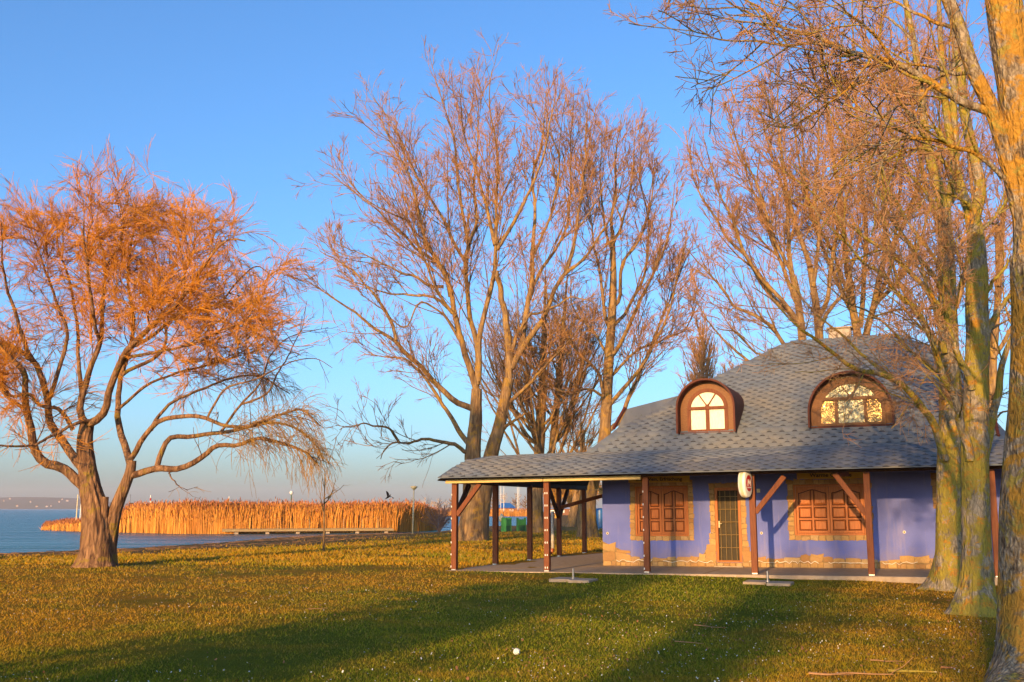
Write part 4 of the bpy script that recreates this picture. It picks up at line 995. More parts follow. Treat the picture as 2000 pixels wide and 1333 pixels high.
# ---- natural stone cladding, every stone a piece
rs = random.Random(5)
def stone(poly, thick, y=DW):
    """polygon (x,z) as a slightly domed slab proud of the wall"""
    n = len(poly); cx = sum(p[0] for p in poly)/n; cz = sum(p[1] for p in poly)/n
    v = [(x, y+.002, z) for x, z in poly] + [(cx+(x-cx)*.97, y-thick*.7, cz+(z-cz)*.97) for x, z in poly] + [(cx+(x-cx)*.72, y-thick, cz+(z-cz)*.72) for x, z in poly]
    f = [(i, (i+1) % n, n+(i+1) % n, n+i) for i in range(n)] + [(n+i, n+(i+1) % n, 2*n+(i+1) % n, 2*n+i) for i in range(n)] + [tuple(range(2*n, 3*n))]
    b = HB(); b.add(v, f); b.build('stone', M['stone'], HOUSE)
def rough_cell(x0, x1, z0, z1, g=.008, j=.02):
    j = min(j, (x1-x0)*.16, (z1-z0)*.2)
    r = lambda: rs.uniform(-j, j)
    p = [(x0+g+r(), z0+g+r()), ((x0+x1)/2+r(), z0+g+r()*.6), (x1-g+r(), z0+g+r()), (x1-g+r()*.6, (z0+z1)/2+r()), (x1-g+r(), z1-g+r()), ((x0+x1)/2+r(), z1-g+r()*.6), (x0+g+r(), z1-g+r()), (x0+g+r()*.6, (z0+z1)/2+r())]
    return p
def rim_stones(x0, x1, z0, z1, w, bottom=True, flare=0.0):
    """stones round an opening"""
    m = HB()
    def side(xi, sgn):
        z = z0-(w*.8 if bottom else 0)
        while z < z1+w*.7:
            h = rs.uniform(.08, .19); ww = w*rs.uniform(.82, 1.12)+flare*max(0, 1-(z-z0)/.6)
            a, c = (xi-ww, xi-.004) if sgn < 0 else (xi+.004, xi+ww)
            stone(rough_cell(a, c, z, z+h), rs.uniform(.012, .022)); z += h
    side(x0, -1); side(x1, 1)
    for zz_, on in ((z1, True), (z0-w*.85, bottom)):
        if not on: continue
        x = x0+.01
        while x < x1-.05:
            ww = min(rs.uniform(.13, .22), x1-x)
            stone(rough_cell(x, x+ww, zz_, zz_+w*rs.uniform(.78, 1.0)), rs.uniform(.012, .022)); x += ww
    e = .015
    m.box((x0-w*.9, DW-.008, z0-(w*.75 if bottom else 0)), (x0, DW+.001, z1+w*.7)); m.box((x1, DW-.008, z0-(w*.75 if bottom else 0)), (x1+w*.9, DW+.001, z1+w*.7))
    m.box((x0, DW-.008, z1), (x1, DW+.001, z1+w*.7))
    if bottom: m.box((x0, DW-.008, z0-w*.75), (x1, DW+.001, z0))
    m.build('mortar_bed', M['mortar'], HOUSE)
rim_stones(4.14, 5.62, .80, 2.15, .15)
rim_stones(8.39, 10.17, .82, 2.12, .16)
rim_stones(6.34, 7.02, .40, 2.08, .15, False, .05)
rim_stones(11.87, 12.62, 1.56, 2.26, .12)
# plinth of irregular stones, wavy along the top
def plinth_top(x):
    h = .27+.05*math.sin(x*2.3)+.035*math.sin(x*5.1+1)
    if x < 4.0: h += .42*max(0, 1-(x-3.2)/.75)
    h += .25*math.exp(-((x-6.2)/.16)**2)+.22*math.exp(-((x-7.2)/.18)**2)
    return h
for xa_, xb_ in ((WX0, 6.335), (7.025, 15.9)):
    m = HB(); xp = np.linspace(xa_, xb_, 90)
    m.prism([(x, plinth_top(x)-.04) for x in xp]+[(xb_, 0.0), (xa_, 0.0)], DW-.010, DW+.001); m.build('mortar_bed', M['mortar'], HOUSE)
m = HB(); m.box((6.336, DW-.009, 0), (7.024, DW+.001, .115)); m.build('mortar_bed', M['mortar'], HOUSE)
def in_door(a, c): return a < 7.02 and c > 6.34
x = WX0+.01
while x < 13.6:
    w = rs.uniform(.20, .44); lo = rs.uniform(.10, .15); t = plinth_top(x+w/2)
    if in_door(x, x+w):
        if x < 6.34: w = 6.33-x
        else: x = 7.03; continue
        if w < .06: x = 7.03; continue
    xx = x
    while xx < x+w-.02:
        w2 = min(rs.uniform(.13, .24), x+w-xx); stone(rough_cell(xx, xx+w2, .0, lo, .008, .008), rs.uniform(.018, .03)); xx += w2
    zt = lo
    while zt < t-.03:
        h = min(rs.uniform(.16, .30), t-zt)
        if t-zt-h < .08: h = t-zt
        p = rough_cell(x, x+w, zt, zt+h, .007, .05)
        stone(p, rs.uniform(.014, .026)); zt += h
    x += w
xx = 6.36
while xx < 7.0: stone(rough_cell(xx, xx+.16, .0, .11, .008, .006), .035); xx += .165
# pale mortar smear line along the plinth
for (xa, xb) in ((3.6, 4.6), (4.9, 6.2), (7.2, 8.9), (9.2, 10.2), (10.5, 11.3)):
    x = xa; pz = .15; b = HB()
    while x < xb:
        nx_ = x+rs.uniform(.05, .11); nz_ = .13+rs.uniform(-.03, .05)
        b.bar((x, DW-.043, pz), (nx_, DW-.043, nz_), .012, rs.uniform(.008, .016)); x, pz = nx_, nz_
    b.build('mortar_line', M['plaster_white'], HOUSE)


# ---- windows with closed panelled shutters
def shutter_window(x0, x1, z0, z1):
    w = HB(); t = .055
    w.box((x0, DW-.012, z0), (x0+t, DW+.10, z1)); w.box((x1-t, DW-.012, z0), (x1, DW+.10, z1)); w.box((x0+t, DW-.012, z1-t), (x1-t, DW+.10, z1)); w.box((x0+t, DW-.02, z0), (x1-t, DW+.10, z0+t))
    win = w.build('window', M['wood_shutter'], HOUSE, .006)
    b = HB(); b.box((x0+.01, DW+.12, z0+.01), (x1-.01, DW+.14, z1-.01)); b.build('backing', M['wood_dark'], win)
    mid = (x0+x1)/2
    for (a, c) in ((x0+t+.004, mid-.003), (mid+.003, x1-t-.004)):
        zb, zt = z0+t+.004, z1-t-.004; yb = DW+.045
        b = HB(); b.box((a, yb, zb), (c, yb+.03, zt)); sh = b.build('shutter', M['wood_shutter_edge'], win)
        st = .062; mm = (a+c)/2; H = zt-zb; r1 = zb+st+(H-st*4-.03)*.30; r2 = r1+st*.8+(H-st*4-.03)*.30
        f = HB(); y0, y1 = yb-.028, yb-.001
        f.box((a, y0, zb), (a+st, y1, zt)); f.box((c-st, y0, zb), (c, y1, zt)); f.box((mm-st*.42, y0, zb+st), (mm+st*.42, y1, zt-st*1.5))
        f.box((a+st, y0, zb), (c-st, y1, zb+st))
        for rz in (r1, r2): f.box((a+st, y0+.001, rz), (mm-st*.42, y1, rz+st*.75)); f.box((mm+st*.42, y0+.001, rz), (c-st, y1, rz+st*.75))
        # arched top rail: high in the middle of the leaf, low at its sides
        arch = []
        for k in range(13):
            u = k/12; xx = a+st+(c-a-2*st)*u; q = 1-abs(2*u-1); s_ = q*q*(3-2*q); arch.append((xx, zt-st*2.5+st*1.45*s_))
        f.prism(arch+[(c-st, zt), (a+st, zt)], y0+.0005, y1)
        f.build('shutter_frame', M['wood_shutter'], win, .005)
        cols = ((a+st, mm-st*.42), (mm+st*.42, c-st))
        rows = ((zb+st, r1), (r1+st*.75, r2), (r2+st*.75, None))
        for ci, (xa, xb) in enumerate(cols):
            for (za, zc) in rows:
                g = .022; xa_, xb_ = xa+g, xb-g
                if zc is not None: poly = [(xa_, za+g), (xb_, za+g), (xb_, zc-g), (xa_, zc-g)]
                else:
                    poly = [(xa_, za+g), (xb_, za+g)]
                    for k in range(7):
                        xx = xb_+(xa_-xb_)*k/6; u = (xx-a-st)/(c-a-2*st); q = 1-abs(2*u-1); s_ = q*q*(3-2*q); poly.append((xx, zt-st*2.5+st*1.45*s_-g))
                n = len(poly); cx = sum(p[0] for p in poly)/n; cz = sum(p[1] for p in poly)/n
                v = [(x, yb-.001, z) for x, z in poly]+[(cx+(x-cx)*.86, yb-.022, cz+(z-cz)*.86) for x, z in poly]
                q_ = HB(); q_.add(v, [(i, (i+1) % n, n+(i+1) % n, n+i) for i in range(n)]+[tuple(range(n, 2*n))]); q_.build('panel', M['wood_shutter'], win)
    return win
shutter_window(4.14, 5.62, .80, 2.15); shutter_window(8.39, 10.17, .82, 2.12)
# small side window
w = HB(); w.box((11.87, DW+.04, 1.56), (11.93, DW+.1, 2.26)); w.box((12.56, DW+.04, 1.56), (12.62, DW+.1, 2.26)); w.box((11.93, DW+.04, 2.2), (12.56, DW+.1, 2.26)); w.box((11.93, DW+.04, 1.56), (12.56, DW+.1, 1.62)); w.box((12.22, DW+.04, 1.62), (12.27, DW+.1, 2.2))
wi = w.build('window', M['wood_dark'], HOUSE); b = HB(); b.box((11.93, DW+.07, 1.62), (12.56, DW+.08, 2.2)); b.build('pane', M['glass_dark'], wi)
# ---- door with a lattice of bars
w = HB(); t = .07
w.box((6.34, DW-.005, .12), (6.34+t, DW+.12, 2.08)); w.box((7.02-t, DW-.005, .12), (7.02, DW+.12, 2.08)); w.box((6.34+t, DW-.005, 2.0), (7.02-t, DW+.12, 2.08)); w.box((6.34+t, DW, .12), (7.02-t, DW+.12, .17))
door = w.build('door', M['wood_shutter'], HOUSE, .006)
b = HB(); b.box((6.41, DW+.09, .17), (6.95, DW+.10, 2.0)); b.build('door_glass', M['glass_dark'], door)
b = HB()
for k in range(4): b.cyl((6.475+k*.136, DW+.03, .18), (6.475+k*.136, DW+.03, 1.99), .008, n=6)
for k in range(5): b.cyl((6.42, DW+.022, .5+k*.335), (6.94, DW+.022, .5+k*.335), .009, n=6)
b.build('door_grille', M['iron_bar'], door)
b = HB(); b.box((6.425, DW-.02, 1.02), (6.455, DW+.02, 1.2)); b.cyl((6.44, DW-.05, 1.13), (6.52, DW-.05, 1.13), .01, n=6); b.build('handle', M['cream_paint'], door)
b = HB(); b.box((6.3, DW-.16, .0), (7.06, DW-.04, .03)); b.build('door_sill', M['concrete'], HOUSE, .006)
# vents and switch box
for x, z in ((3.34, .88), (6.24, .88), (7.54, .88), (11.05, .90)):
    b = HB(); b.cyl((x, DW-.012, z), (x, DW+.01, z), .035, n=12); v_ = b.build('wall_vent', M['cream_paint'], HOUSE); b = HB(); b.cyl((x, DW-.016, z), (x, DW-.011, z), .018, n=10); b.build('vent_hole', M['wood_dark'], v_)
b = HB(); b.box((7.46, DW-.03, 1.93), (7.55, DW, 2.03)); b.build('switch_box', M['cream_paint'], HOUSE, .005)

# ---- dormers
def arch_pts(x0, x1, z0, zs, zt, n=24):
    cx = (x0+x1)/2; rx = (x1-x0)/2; rz = zt-zs
    return [(x0, z0)]+[(cx-rx*math.cos(PI*k/n), zs+rz*math.sin(PI*k/n)) for k in range(n+1)]+[(x1, z0)]
def dormer(x0, x1, z0, zs, zt, kind):
    root_mats = M['brown_hood']
    yf = 3.06                                     # face plane
    b = HB(); o = arch_pts(x0, x1, z0-.04, zs, zt); i = arch_pts(x0+.05, x1-.05, z0-.04, zs, zt-.05)
    b.ring(o, i, yf-.34, 5.9); D = b.build('dormer', M['brown_hood'], HOUSE)
    b = HB(); b.box((x0, yf-.06, z0-.05), (x1, yf+.0, z0-.005)); b.build('dormer_sill', M['brown_hood'], D, .006)
    fo = arch_pts(x0+.052, x1-.052, z0, zs, zt-.052); gap = .30 if kind == 1 else .26
    fi = arch_pts(x0+gap, x1-gap, z0, zs, zt-gap*1.0)
    b = HB(); b.ring(fo, fi, yf+.03, yf+.07); b.build('dormer_face', M['wood_honey'], D, .004)
    # moulded frame
    fa = arch_pts(x0+gap-.05, x1-gap+.05, z0, zs, zt-gap+.05); fb = arch_pts(x0+gap+.045, x1-gap-.045, z0, zs, zt-gap-.045)
    b = HB(); b.ring(fa, fb, yf-.005, yf+.03); xm = (x0+x1)/2; zb = zs+.02 if kind == 1 else zs+.36
    xi0, xi1 = x0+gap+.045, x1-gap-.045
    hw = (xi1-xi0)/2
    def half(z):                                   # inner half width of the arch at height z
        if z <= zs: return hw
        rz = zt-gap-.045-zs; return hw*math.sqrt(max(0, 1-((z-zs)/rz)**2))
    h0 = half(zb); b.box((xm-h0-.06, yf-.03, zb-.045), (xm+h0+.06, yf+.028, zb+.035)); b.box((xm-half(z0+.05), yf-.012, z0+.002), (xm+half(z0+.05), yf+.026, z0+.07))
    if kind == 1: b.box((xm-.05, yf-.010, z0+.07), (xm+.05, yf+.026, zb-.045))
    else:
        for xx in (xm-.36, xm+.36): b.box((xx-.04, yf-.010, z0+.07), (xx+.04, yf+.026, zb-.045))
    # fan bars
    for a in (56, 124):
        r = 1.0; dx, dz = math.cos(math.radians(a)), math.sin(math.radians(a)); L = .05
        while L < 1.2:
            if half(zb+.035+dz*L) < abs(dx*L) or zb+.035+dz*L > zt-gap-.05: break
            L += .01
        b.bar((xm, yf+.012, zb+.035), (xm+dx*L, yf+.012, zb+.035+dz*L), .03, .035, up=(0, 1, 0))
    b.cyl((xm, yf-.008, zb+.035), (xm, yf+.028, zb+.035), .06, n=14)
    b.build('window_frame', M['wood_brown'] if kind == 1 else M['wood_honey'], D, .003)
    yg = yf+.04
    def pane(poly, mat):
        q = HB(); q.add([(x, yg, z) for x, z in poly], [tuple(range(len(poly)))]); q.build('pane', M[mat], D)
    zz_ = z0+.06
    if kind == 1:
        pane([(xi0-.01, zz_), (xm, zz_), (xm, zb), (xi0-.01, zb)], 'curtain_white'); pane([(xm, zz_), (xi1+.01, zz_), (xi1+.01, zb), (xm, zb)], 'curtain_white')
        top = [(xm+half(zb)*0, zb)]
    else:
        for xa, xb, mt in ((xi0-.01, xm-.36, 'glass_foil'), (xm-.36, xm+.36, 'glass_grey_foil'), (xm+.36, xi1+.01, 'glass_foil')):
            pts = [(xa, zz_), (xb, zz_)]
            for k in range(6):
                xx = xb+(xa-xb)*k/5; lim = zt-gap-.04
                u = min(1, abs(xx-xm)/(hw+.012)); zc = zs+(lim-zs)*math.sqrt(max(0, 1-u*u)); pts.append((xx, min(zb, zc)))
            pane(pts, mt)
    segs = ((0, 56), (56, 124), (124, 180))
    for a0, a1 in segs:
        pts = [(xm, zb)]
        for k in range(9):
            a = math.radians(a0+(a1-a0)*k/8); L = .02
            while L < 1.3:
                z = zb+math.sin(a)*L
                if z > zt-gap-.04 or half(z) < abs(math.cos(a)*L)-.012: break
                L += .01
            pts.append((xm+math.cos(a)*L, zb+math.sin(a)*L))
        pane(pts, 'curtain_white' if kind == 1 else 'glass_grey_foil')
    # cheeks under the hood
    b = HB(); b.box((x0+.055, yf+.075, z0-.3), (x1-.055, yf+.09, zs)); b.prism(arch_pts(x0+.055, x1-.055, zs, zs, zt-.06), yf+.075, yf+.09); b.build('dormer_back', M['wood_dark'], D)
dormer(5.37, 6.98, 3.60, 4.24, 5.04, 1)
dormer(8.86, 10.98, 3.63, 3.98, 5.02, 2)

# ---- veranda floor slab: part of the ground works
b = HB(); b.box((-.12, -.33, -.22), (16.3, DW+.02, -.002)); b.box((-.12, DW+.02, -.22), (WX0+.02, 11.6, -.004))
fl = b.build('veranda_floor', M['concrete'], None, .01); fl.location = HOUSE.location; fl.rotation_euler = HOUSE.rotation_euler; tag(fl, kind='structure')
for (p, q) in (((-.1, -.2), (3.2, 2.7)), ((6.6, -.32), (6.6, 2.8))):
    b = HB(); b.bar((p[0], p[1], .0005), (q[0], q[1], .0005), .015, .004); b.build('floor_joint', M['mortar'], fl)

# ---- things fixed to the house that are things of their own
def text_obj(name, body, size, loc, parent, mat, rot=(PI/2, 0, 0), sx=1.0, align='CENTER'):
    cu = bpy.data.curves.new(name, 'FONT'); cu.body = body; cu.size = size; cu.extrude = .002; cu.align_x = align; cu.offset = size*.018
    tmp = bpy.data.objects.new('tmp', cu); COL.objects.link(tmp)
    bpy.context.view_layer.update()
    me = bpy.data.meshes.new_from_object(tmp.evaluated_get(bpy.context.evaluated_depsgraph_get())); bpy.data.objects.remove(tmp)
    me.materials.clear(); me.materials.append(M[mat]); me.name = name
    o = bpy.data.objects.new(name, me); link(o, parent); o.location = loc; o.rotation_euler = rot; o.scale = (sx, 1, 1)
    return o
def H2W(x, y, z):
    c, s = math.cos(PHI), math.sin(PHI); return (-1.51+x*c+y*s, 27.5-x*s+y*c, z+rise(x))
def sign_board(x0, x1, z0, z1, t1, t2, s1, s2, label, a1=0):
    e = empty('sign_board', H2W((x0+x1)/2, DW-.05, z0), -PHI, label, 'sign', 'ochre signs above the shuttered windows')
    w = x1-x0; b = MB(); b.box((-w/2, -.012, 0), (w/2, .03, z1-z0)); b.build('board', M['sign_ochre'], e, .004)
    text_obj('lettering', t1, s1, (0, -.016, (z1-z0)*.46), e, 'sign_text', sx=1.12); text_obj('lettering', t2, s2, (0, -.016, .05), e, 'sign_text', sx=1.1)
sign_board(3.98, 5.69, 2.245, 2.66, 'SÖR, BOR, ÜDÍTŐ', 'Bier, Wein, Erfrischung', .205, .125, 'ochre drinks sign with German lettering over the left shuttered window')
sign_board(8.51, 10.2, 2.255, 2.66, 'MELEGKONYHA', 'Warme Gerichte', .205, .135, 'ochre warm food sign over the right shuttered window behind the brace')
# oval advertising sign on the fourth post, seen almost edge on
e = empty('oval_sign', H2W(3*BAY-.1, -.36, 2.10), -PHI-.34, 'upright oval light box sign with red face hanging beside the fourth post', 'sign')
def oval(r_y, r_z, n=28): return [(.88*r_y*math.cos(2*PI*k/n), r_z*math.sin(2*PI*k/n)) for k in range(n)]
o = oval(.235, .335); b = MB(); n = 28
b.add([(-.035, y, z) for y, z in o]+[(.035, y, z) for y, z in o], [(i, (i+1) % n, n+(i+1) % n, n+i) for i in range(n)]); b.build('rim', M['cream_paint'], e, smooth=False)
for sx in (-1, 1):
    b = MB(); o2 = oval(.215, .315); o3 = oval(.12, .18)
    b.add([(sx*.035, y, z) for y, z in o]+[(sx*.085, y, z) for y, z in o2]+[(sx*.10, y, z) for y, z in o3], [(i, (i+1) % n, n+(i+1) % n, n+i) for i in range(n)]+[(n+i, n+(i+1) % n, 2*n+(i+1) % n, 2*n+i) for i in range(n)]+[tuple(range(2*n, 3*n))]); b.build('face', M['white_paint'], e, smooth=False)
    b = MB(); o4 = oval(.16, .19); o5 = oval(.10, .12); b.add([(sx*.099, y, z) for y, z in o4]+[(sx*.108, y, z) for y, z in o5], [(i, (i+1) % n, n+(i+1) % n, n+i) for i in range(n)]+[tuple(range(n, 2*n))]); b.build('emblem', M['red_paint'], e)
    b = MB()
    for (ya, za, yb, zb) in ((-.07, -.07, -.05, .09), (-.05, .09, 0, -.02), (0, -.02, .05, .09), (.05, .09, .07, -.07), (-.09, -.1, .09, -.1)):
        b.bar((sx*.110, ya, za), (sx*.110, yb, zb), .022, .006, up=(1, 0, 0))
    b.build('mark', M['white_paint'], e)
b = MB(); b.bar((0, .22, .1), (0, .30, .1), .04, .04); b.build('bracket', M['steel'], e)
# lantern under the eave at the left corner of the wall
e = empty('lantern', H2W(3.17, DW-.42, 2.10), -PHI, 'glass wall lantern under the eave beside the left wall corner', 'lamp')
b = MB(); 
for k in range(4):
    a = PI/4+k*PI/2; b.bar((.05*math.cos(a), .05*math.sin(a), 0), (.105*math.cos(a), .105*math.sin(a), .22), .014, .014)
b.lathe((0, 0, 0), [(.11, .22), (.12, .235), (.03, .30), (.012, .33)], 4); b.lathe((0, 0, 0), [(.02, -.05), (.06, -.01), (.05, .005)], 8); b.build('frame', M['cream_paint'], e)
b = MB(); b.lathe((0, 0, 0), [(.048, .006), (.10, .218)], 4); b.build('lamp_glass', M['lamp_glass'], e)
b = MB(); b.bar((0, 0, -.04), (0, .40, -.04), .025, .025); b.box((-.05, .38, -.14), (.05, .42, .04)); b.build('arm', M['cream_paint'], e)
e = empty('flood_lamp', H2W(7.10, DW-.02, 2.33), -PHI, 'small white box lamp on the wall above the door', 'lamp')
b = MB(); b.box((-.06, -.12, -.04), (.06, -.02, .09)); b.build('housing', M['white_paint'], e, .01); b = MB(); b.box((-.05, -.125, -.03), (.05, -.118, .05)); b.build('lens', M['lamp_glass'], e); b = MB(); b.box((-.02, -.02, -.10), (.02, .02, .0)); b.build('arm', M['steel'], e)

# ------------------------------------------------------------------ small things on the lawn
def slab_stand(px, py, label):
    p = on_ground(px, py); z = gz(p[0], p[1]); e = empty('parasol_stand', (p[0], p[1], z), -PHI, label, 'parasol stand', 'concrete slabs with a steel tube in the lawn')
    for (x0, y0) in ((-.50, -.30), (.02, -.52)):
        b = MB(); b.box((x0, y0, -.03), (x0+.48, y0+.48+.2, .055)); b.build('concrete_slab', M['concrete'], e, .012)
    b = MB(); b.cyl((-.02, -.02, 0), (-.02, -.02, .27), .024, n=12); b.cyl((-.02, -.02, 0), (-.02, -.02, .07), .05, n=12); b.build('tube', M['steel'], e, smooth=False)
slab_stand(1122, 1136, 'steel tube between two grey slabs in front of the second post')
slab_stand(1502, 1143, 'steel tube between two grey slabs in front of the door side post')
# green litter bins, path lamp, blue container beyond the veranda
def bin_(px, py, rz, label):
    p = on_ground(px, py); z = gz(p[0], p[1]); e = empty('litter_bin', (p[0], p[1], z), rz, label, 'litter bin', 'green litter bins')
    b = MB(); b.box((-.24, -.2, .05), (.24, .2, .78)); b.build('body', M['green_dark'], e, .01)
    for x in (-.29, .29): q = MB(); q.box((x-.03, -.23, 0), (x+.03, .23, 1.02)); q.build('side_panel', M['green_paint'], e, .01)
    b = MB(); b.box((-.26, -.235, .46), (.26, -.205, .9)); b.build('flap', M['green_paint'], e, .01)
bin_(989, 1037, .9, 'green litter bin nearer the leaning poplar, its open side turned away'); bin_(1018, 1035, .25, 'green litter bin on the right of the pair, flap half open')
p = on_ground(979.5, 1035.5); e = empty('path_light', (p[0], p[1], gz(p[0], p[1])), 0, 'low path light with a pale glass head left of the green bins', 'lamp')
b = MB(); b.cyl((0, 0, 0), (0, 0, .75), .05, n=8); b.build('pole', M['wood_brown'], e); b = MB(); b.lathe((0, 0, .72), [(.10, 0), (.2, .12), (.19, .42), (.10, .55), (.04, .62)], 12); b.build('lamp_head', M['cream_paint'], e, smooth=True)
p = on_ground(1170, 1034); e = empty('blue_container', (p[0]+.1, p[1], gz(p[0], p[1])), -.2, 'tall blue container on short legs beyond the left wall corner', 'container')
b = MB(); b.lathe((0, 0, 0), [(.36, .12), (.38, .2), (.36, 1.5), (.33, 1.62), (.1, 1.66)], 18); b.build('body', M['blue_paint'], e, smooth=True)
for a in (0, 2.1, 4.2): b = MB(); b.cyl((.28*math.cos(a), .28*math.sin(a), -.05), (.28*math.cos(a), .28*math.sin(a), .14), .03, n=8); b.build('leg', M['steel'], e)
# tall lamp by the reeds
p = on_ground(806, 1037); lz = gz(p[0], p[1]); e = empty('street_lamp', (p[0], p[1], lz), 0, 'slim park lamp with a cone shaped head at the end of the reeds', 'street lamp')
top = at(808.5, 957, p[1]); b = MB(); b.cyl((0, 0, -.1), (top[0]-p[0], 0, top[2]-lz), .06, .045, n=10); b.build('pole', M['cream_paint'], e, smooth=True)
b = MB(); b.lathe((top[0]-p[0], 0, top[2]-lz), [(.05, -.02), (.22, .14), (.27, .22), (.26, .25), (.05, .29)], 16); b.build('lamp_head', M['cream_paint'], e, smooth=True)
# sapling
p = on_ground(632, 1076); z = gz(p[0], p[1]); sb = np.array([p[0], p[1], z]); SY = p[1]; rg = np.random.default_rng(5)
path = np.array([sb+[0, 0, -.1], at(633, 1030, SY), at(633, 990, SY), at(634, 950, SY), at(635, 925, SY)])
lim = [([(633,1005),(629,985),(624,958)], 1.6, .5, 0, .2), ([(633,985),(645,972),(652,950),(656,938)], 1.6, .5, 0, -.3), ([(634,975),(648,966),(664,955),(672,947)], 1.3, .5, 0, .2), ([(633,1000),(629,992),(627,975)], 1.3, .5, 0, -.3), ([(634,955),(630,940),(628,925)], 1.1, .5, 0, 0), ([(640,975),(650,960),(658,958)], 1, .5, 0, .3), ([(634,950),(642,935),(645,920)], 1, .5, 0, 0)]
P0, R0 = limb_arrays(lim, SY, 10, rg, .01); g = grow(rg, (P0, R0), 4, (.2, 1), (40, 12), .28, 5, (.05, .05), .1, .007, .005, .2)
make_tree('sapling', 'thin bare sapling standing on the lawn in front of the reeds', sb, [fine_trunk(path, np.array([2.4, 2, 1.6, 1.2, .5])*SY/2000, 12, .1, .3, .2, 3, .03, 2)], [(P0, R0, 6)], [(*g, 3, 0)], [M['bark_poplar'], M['twig_poplar']])
# bird in flight
c = at(758, 971, 60); e = empty('bird', c, .6, 'dark bird flying with raised wings above the reeds', 'bird')
b = MB(); b.lathe((0, 0, 0), [(.005, -.22), (.035, -.14), (.06, -.02), (.055, .07), (.028, .13), (.03, .16), (.022, .19), (.004, .23)], 10); bo = b.build('body', M['black_feather'], e, smooth=True); bo.rotation_euler = (.9, .3, .5)
for s in (-1, 1):
    b = MB(); v = [(0, -.07, 0), (0, .08, 0), (s*.16, .12, .12), (s*.16, -.10, .12), (s*.34, .06, .17), (s*.36, -.10, .16), (s*.46, -.03, .14)]
    v2 = [(x, y, z+.014) for x, y, z in v]; b.add(v+v2, [(0, 1, 2, 3), (3, 2, 4, 5), (5, 4, 6), (7, 10, 9, 8), (10, 12, 11, 9), (12, 13, 11), (0, 3, 10, 7), (3, 5, 12, 10), (5, 6, 13, 12), (6, 4, 11, 13), (4, 2, 9, 11), (2, 1, 8, 9)])
    w_ = b.build('wing', M['black_feather'], e); w_.rotation_euler = (.3, .5, .5)
# pale ball shaped puff in the grass
p = on_ground(1009, 1277); e = empty('paper_ball', (p[0], p[1], gz(p[0], p[1])+.03), 0, 'crumpled white ball of paper lying in the shaded grass', 'paper')
me = bpy.data.meshes.new('sheet'); rgp = random.Random(3)
import bmesh
bm = bmesh.new(); bmesh.ops.create_icosphere(bm, subdivisions=3, radius=.038)
for v in bm.verts: v.co *= 1+rgp.uniform(-.16, .12)
bm.to_mesh(me); bm.free(); me.materials.append(M['white_paint']); link(bpy.data.objects.new('sheet', me), e)
# fallen log and branches
def fallen(px0, py0, px1, py1, r, label, mat='fallen_branch', bends=3, name='fallen_branch'):
    a = on_ground(px0, py0); c = on_ground(px1, py1); rg = np.random.default_rng(int(px0))
    pts = []
    for k in range(bends+2):
        t = k/(bends+1); q = a*(1-t)+c*t; q[:2] += rg.normal(0, .06, 2)*np.linalg.norm(c-a)*(0 < k <= bends); q[2] = gz(q[0], q[1])+r*.9+.02; pts.append(q)
    P = catmull(pts, 14)[None]; R = np.linspace(r, r*.45, 14)[None]
    o0 = P[0, 0].copy(); g = grow(rg, (P, R), 2.0, (.2, 1), (45, 15), .3, 5, (0, -.02), .15, r*.4, r*.25, .2)
    g[0][..., 2] = np.maximum(g[0][..., 2], o0[2]-r*.5)
    o = bpy.data.objects.new(name, tube_mesh(name, [(P-o0, R, 7, 0), (g[0]-o0, g[1], 4, 0)], [M[mat]])); link(o); o.location = o0
    tag(o, label, 'branch', 'branches fallen on the lawn')
fallen(1735, 1318, 1830, 1322, .017, 'thick rotten branch at the bottom edge left of the nearest trunk', 'bark_near', 2)
fallen(1580, 1322, 1745, 1324, .012, 'thin pale stick along the bottom edge left of the rotten branch', 'fallen_branch', 3)
fallen(1700, 1296, 1765, 1300, .007, 'curved twig in the sunny patch between sticks and trunk', 'fallen_branch', 3)
fallen(1356, 1223, 1418, 1230, .008, 'bent pale twig in the shade in front of the door', 'fallen_branch', 3)
fallen(1318, 1258, 1372, 1262, .007, 'short straight twig lying left of the sunny patch', 'fallen_branch', 1)
fallen(1838, 1312, 1868, 1313, .014, 'short orange stick at the foot of the nearest trunk', 'litter_leaf', 1)
fallen(85, 1085, 125, 1098, .015, 'washed up stick on the bank left of the willow', 'fallen_branch', 2)
fallen(370, 1084, 430, 1090, .014, 'washed up stick on the bank right of the willow', 'fallen_branch', 2)
fallen(600, 1190, 640, 1188, .007, 'pale curved twig on the sunny lawn below the sapling', 'fallen_branch', 2)

# ------------------------------------------------------------------ pier
A_, B_ = np.array([-22.4, 80.6]), np.array([-9.6, 84.6]); L_ = np.linalg.norm(B_-A_); ang = math.atan2(*(B_-A_)[::-1])
pier = empty('pier', (A_[0], A_[1], WATER), ang, 'low wooden pier running along the foot of the reeds', 'pier')
for y in (0, 1.1): b = MB(); b.box((0, y, .20), (L_, y+.08, .36)); b.build('edge_beam', M['pier_wood'], pier)
for k in range(int(L_/.16)):
    b = MB(); b.box((k*.16+.01, -.04, .365), (k*.16+.15, 1.22, .41)); b.build('plank', M['pier_wood'], pier)
for k in range(6):
    x = .9+k*2.35
    for y in (.02, 1.12): b = MB(); b.box((x, y-.02, -.8), (x+.28, y+.12, .14)); b.build('pile', M['concrete'], pier)
for i, x in enumerate((4.2, 6.7, 9.4, 10.9, 12.2)):
    b = MB(); b.cyl((x, .6, .35), (x, .6, 1.15), .025, n=6); b.build('stake', M['pier_wood'], pier)
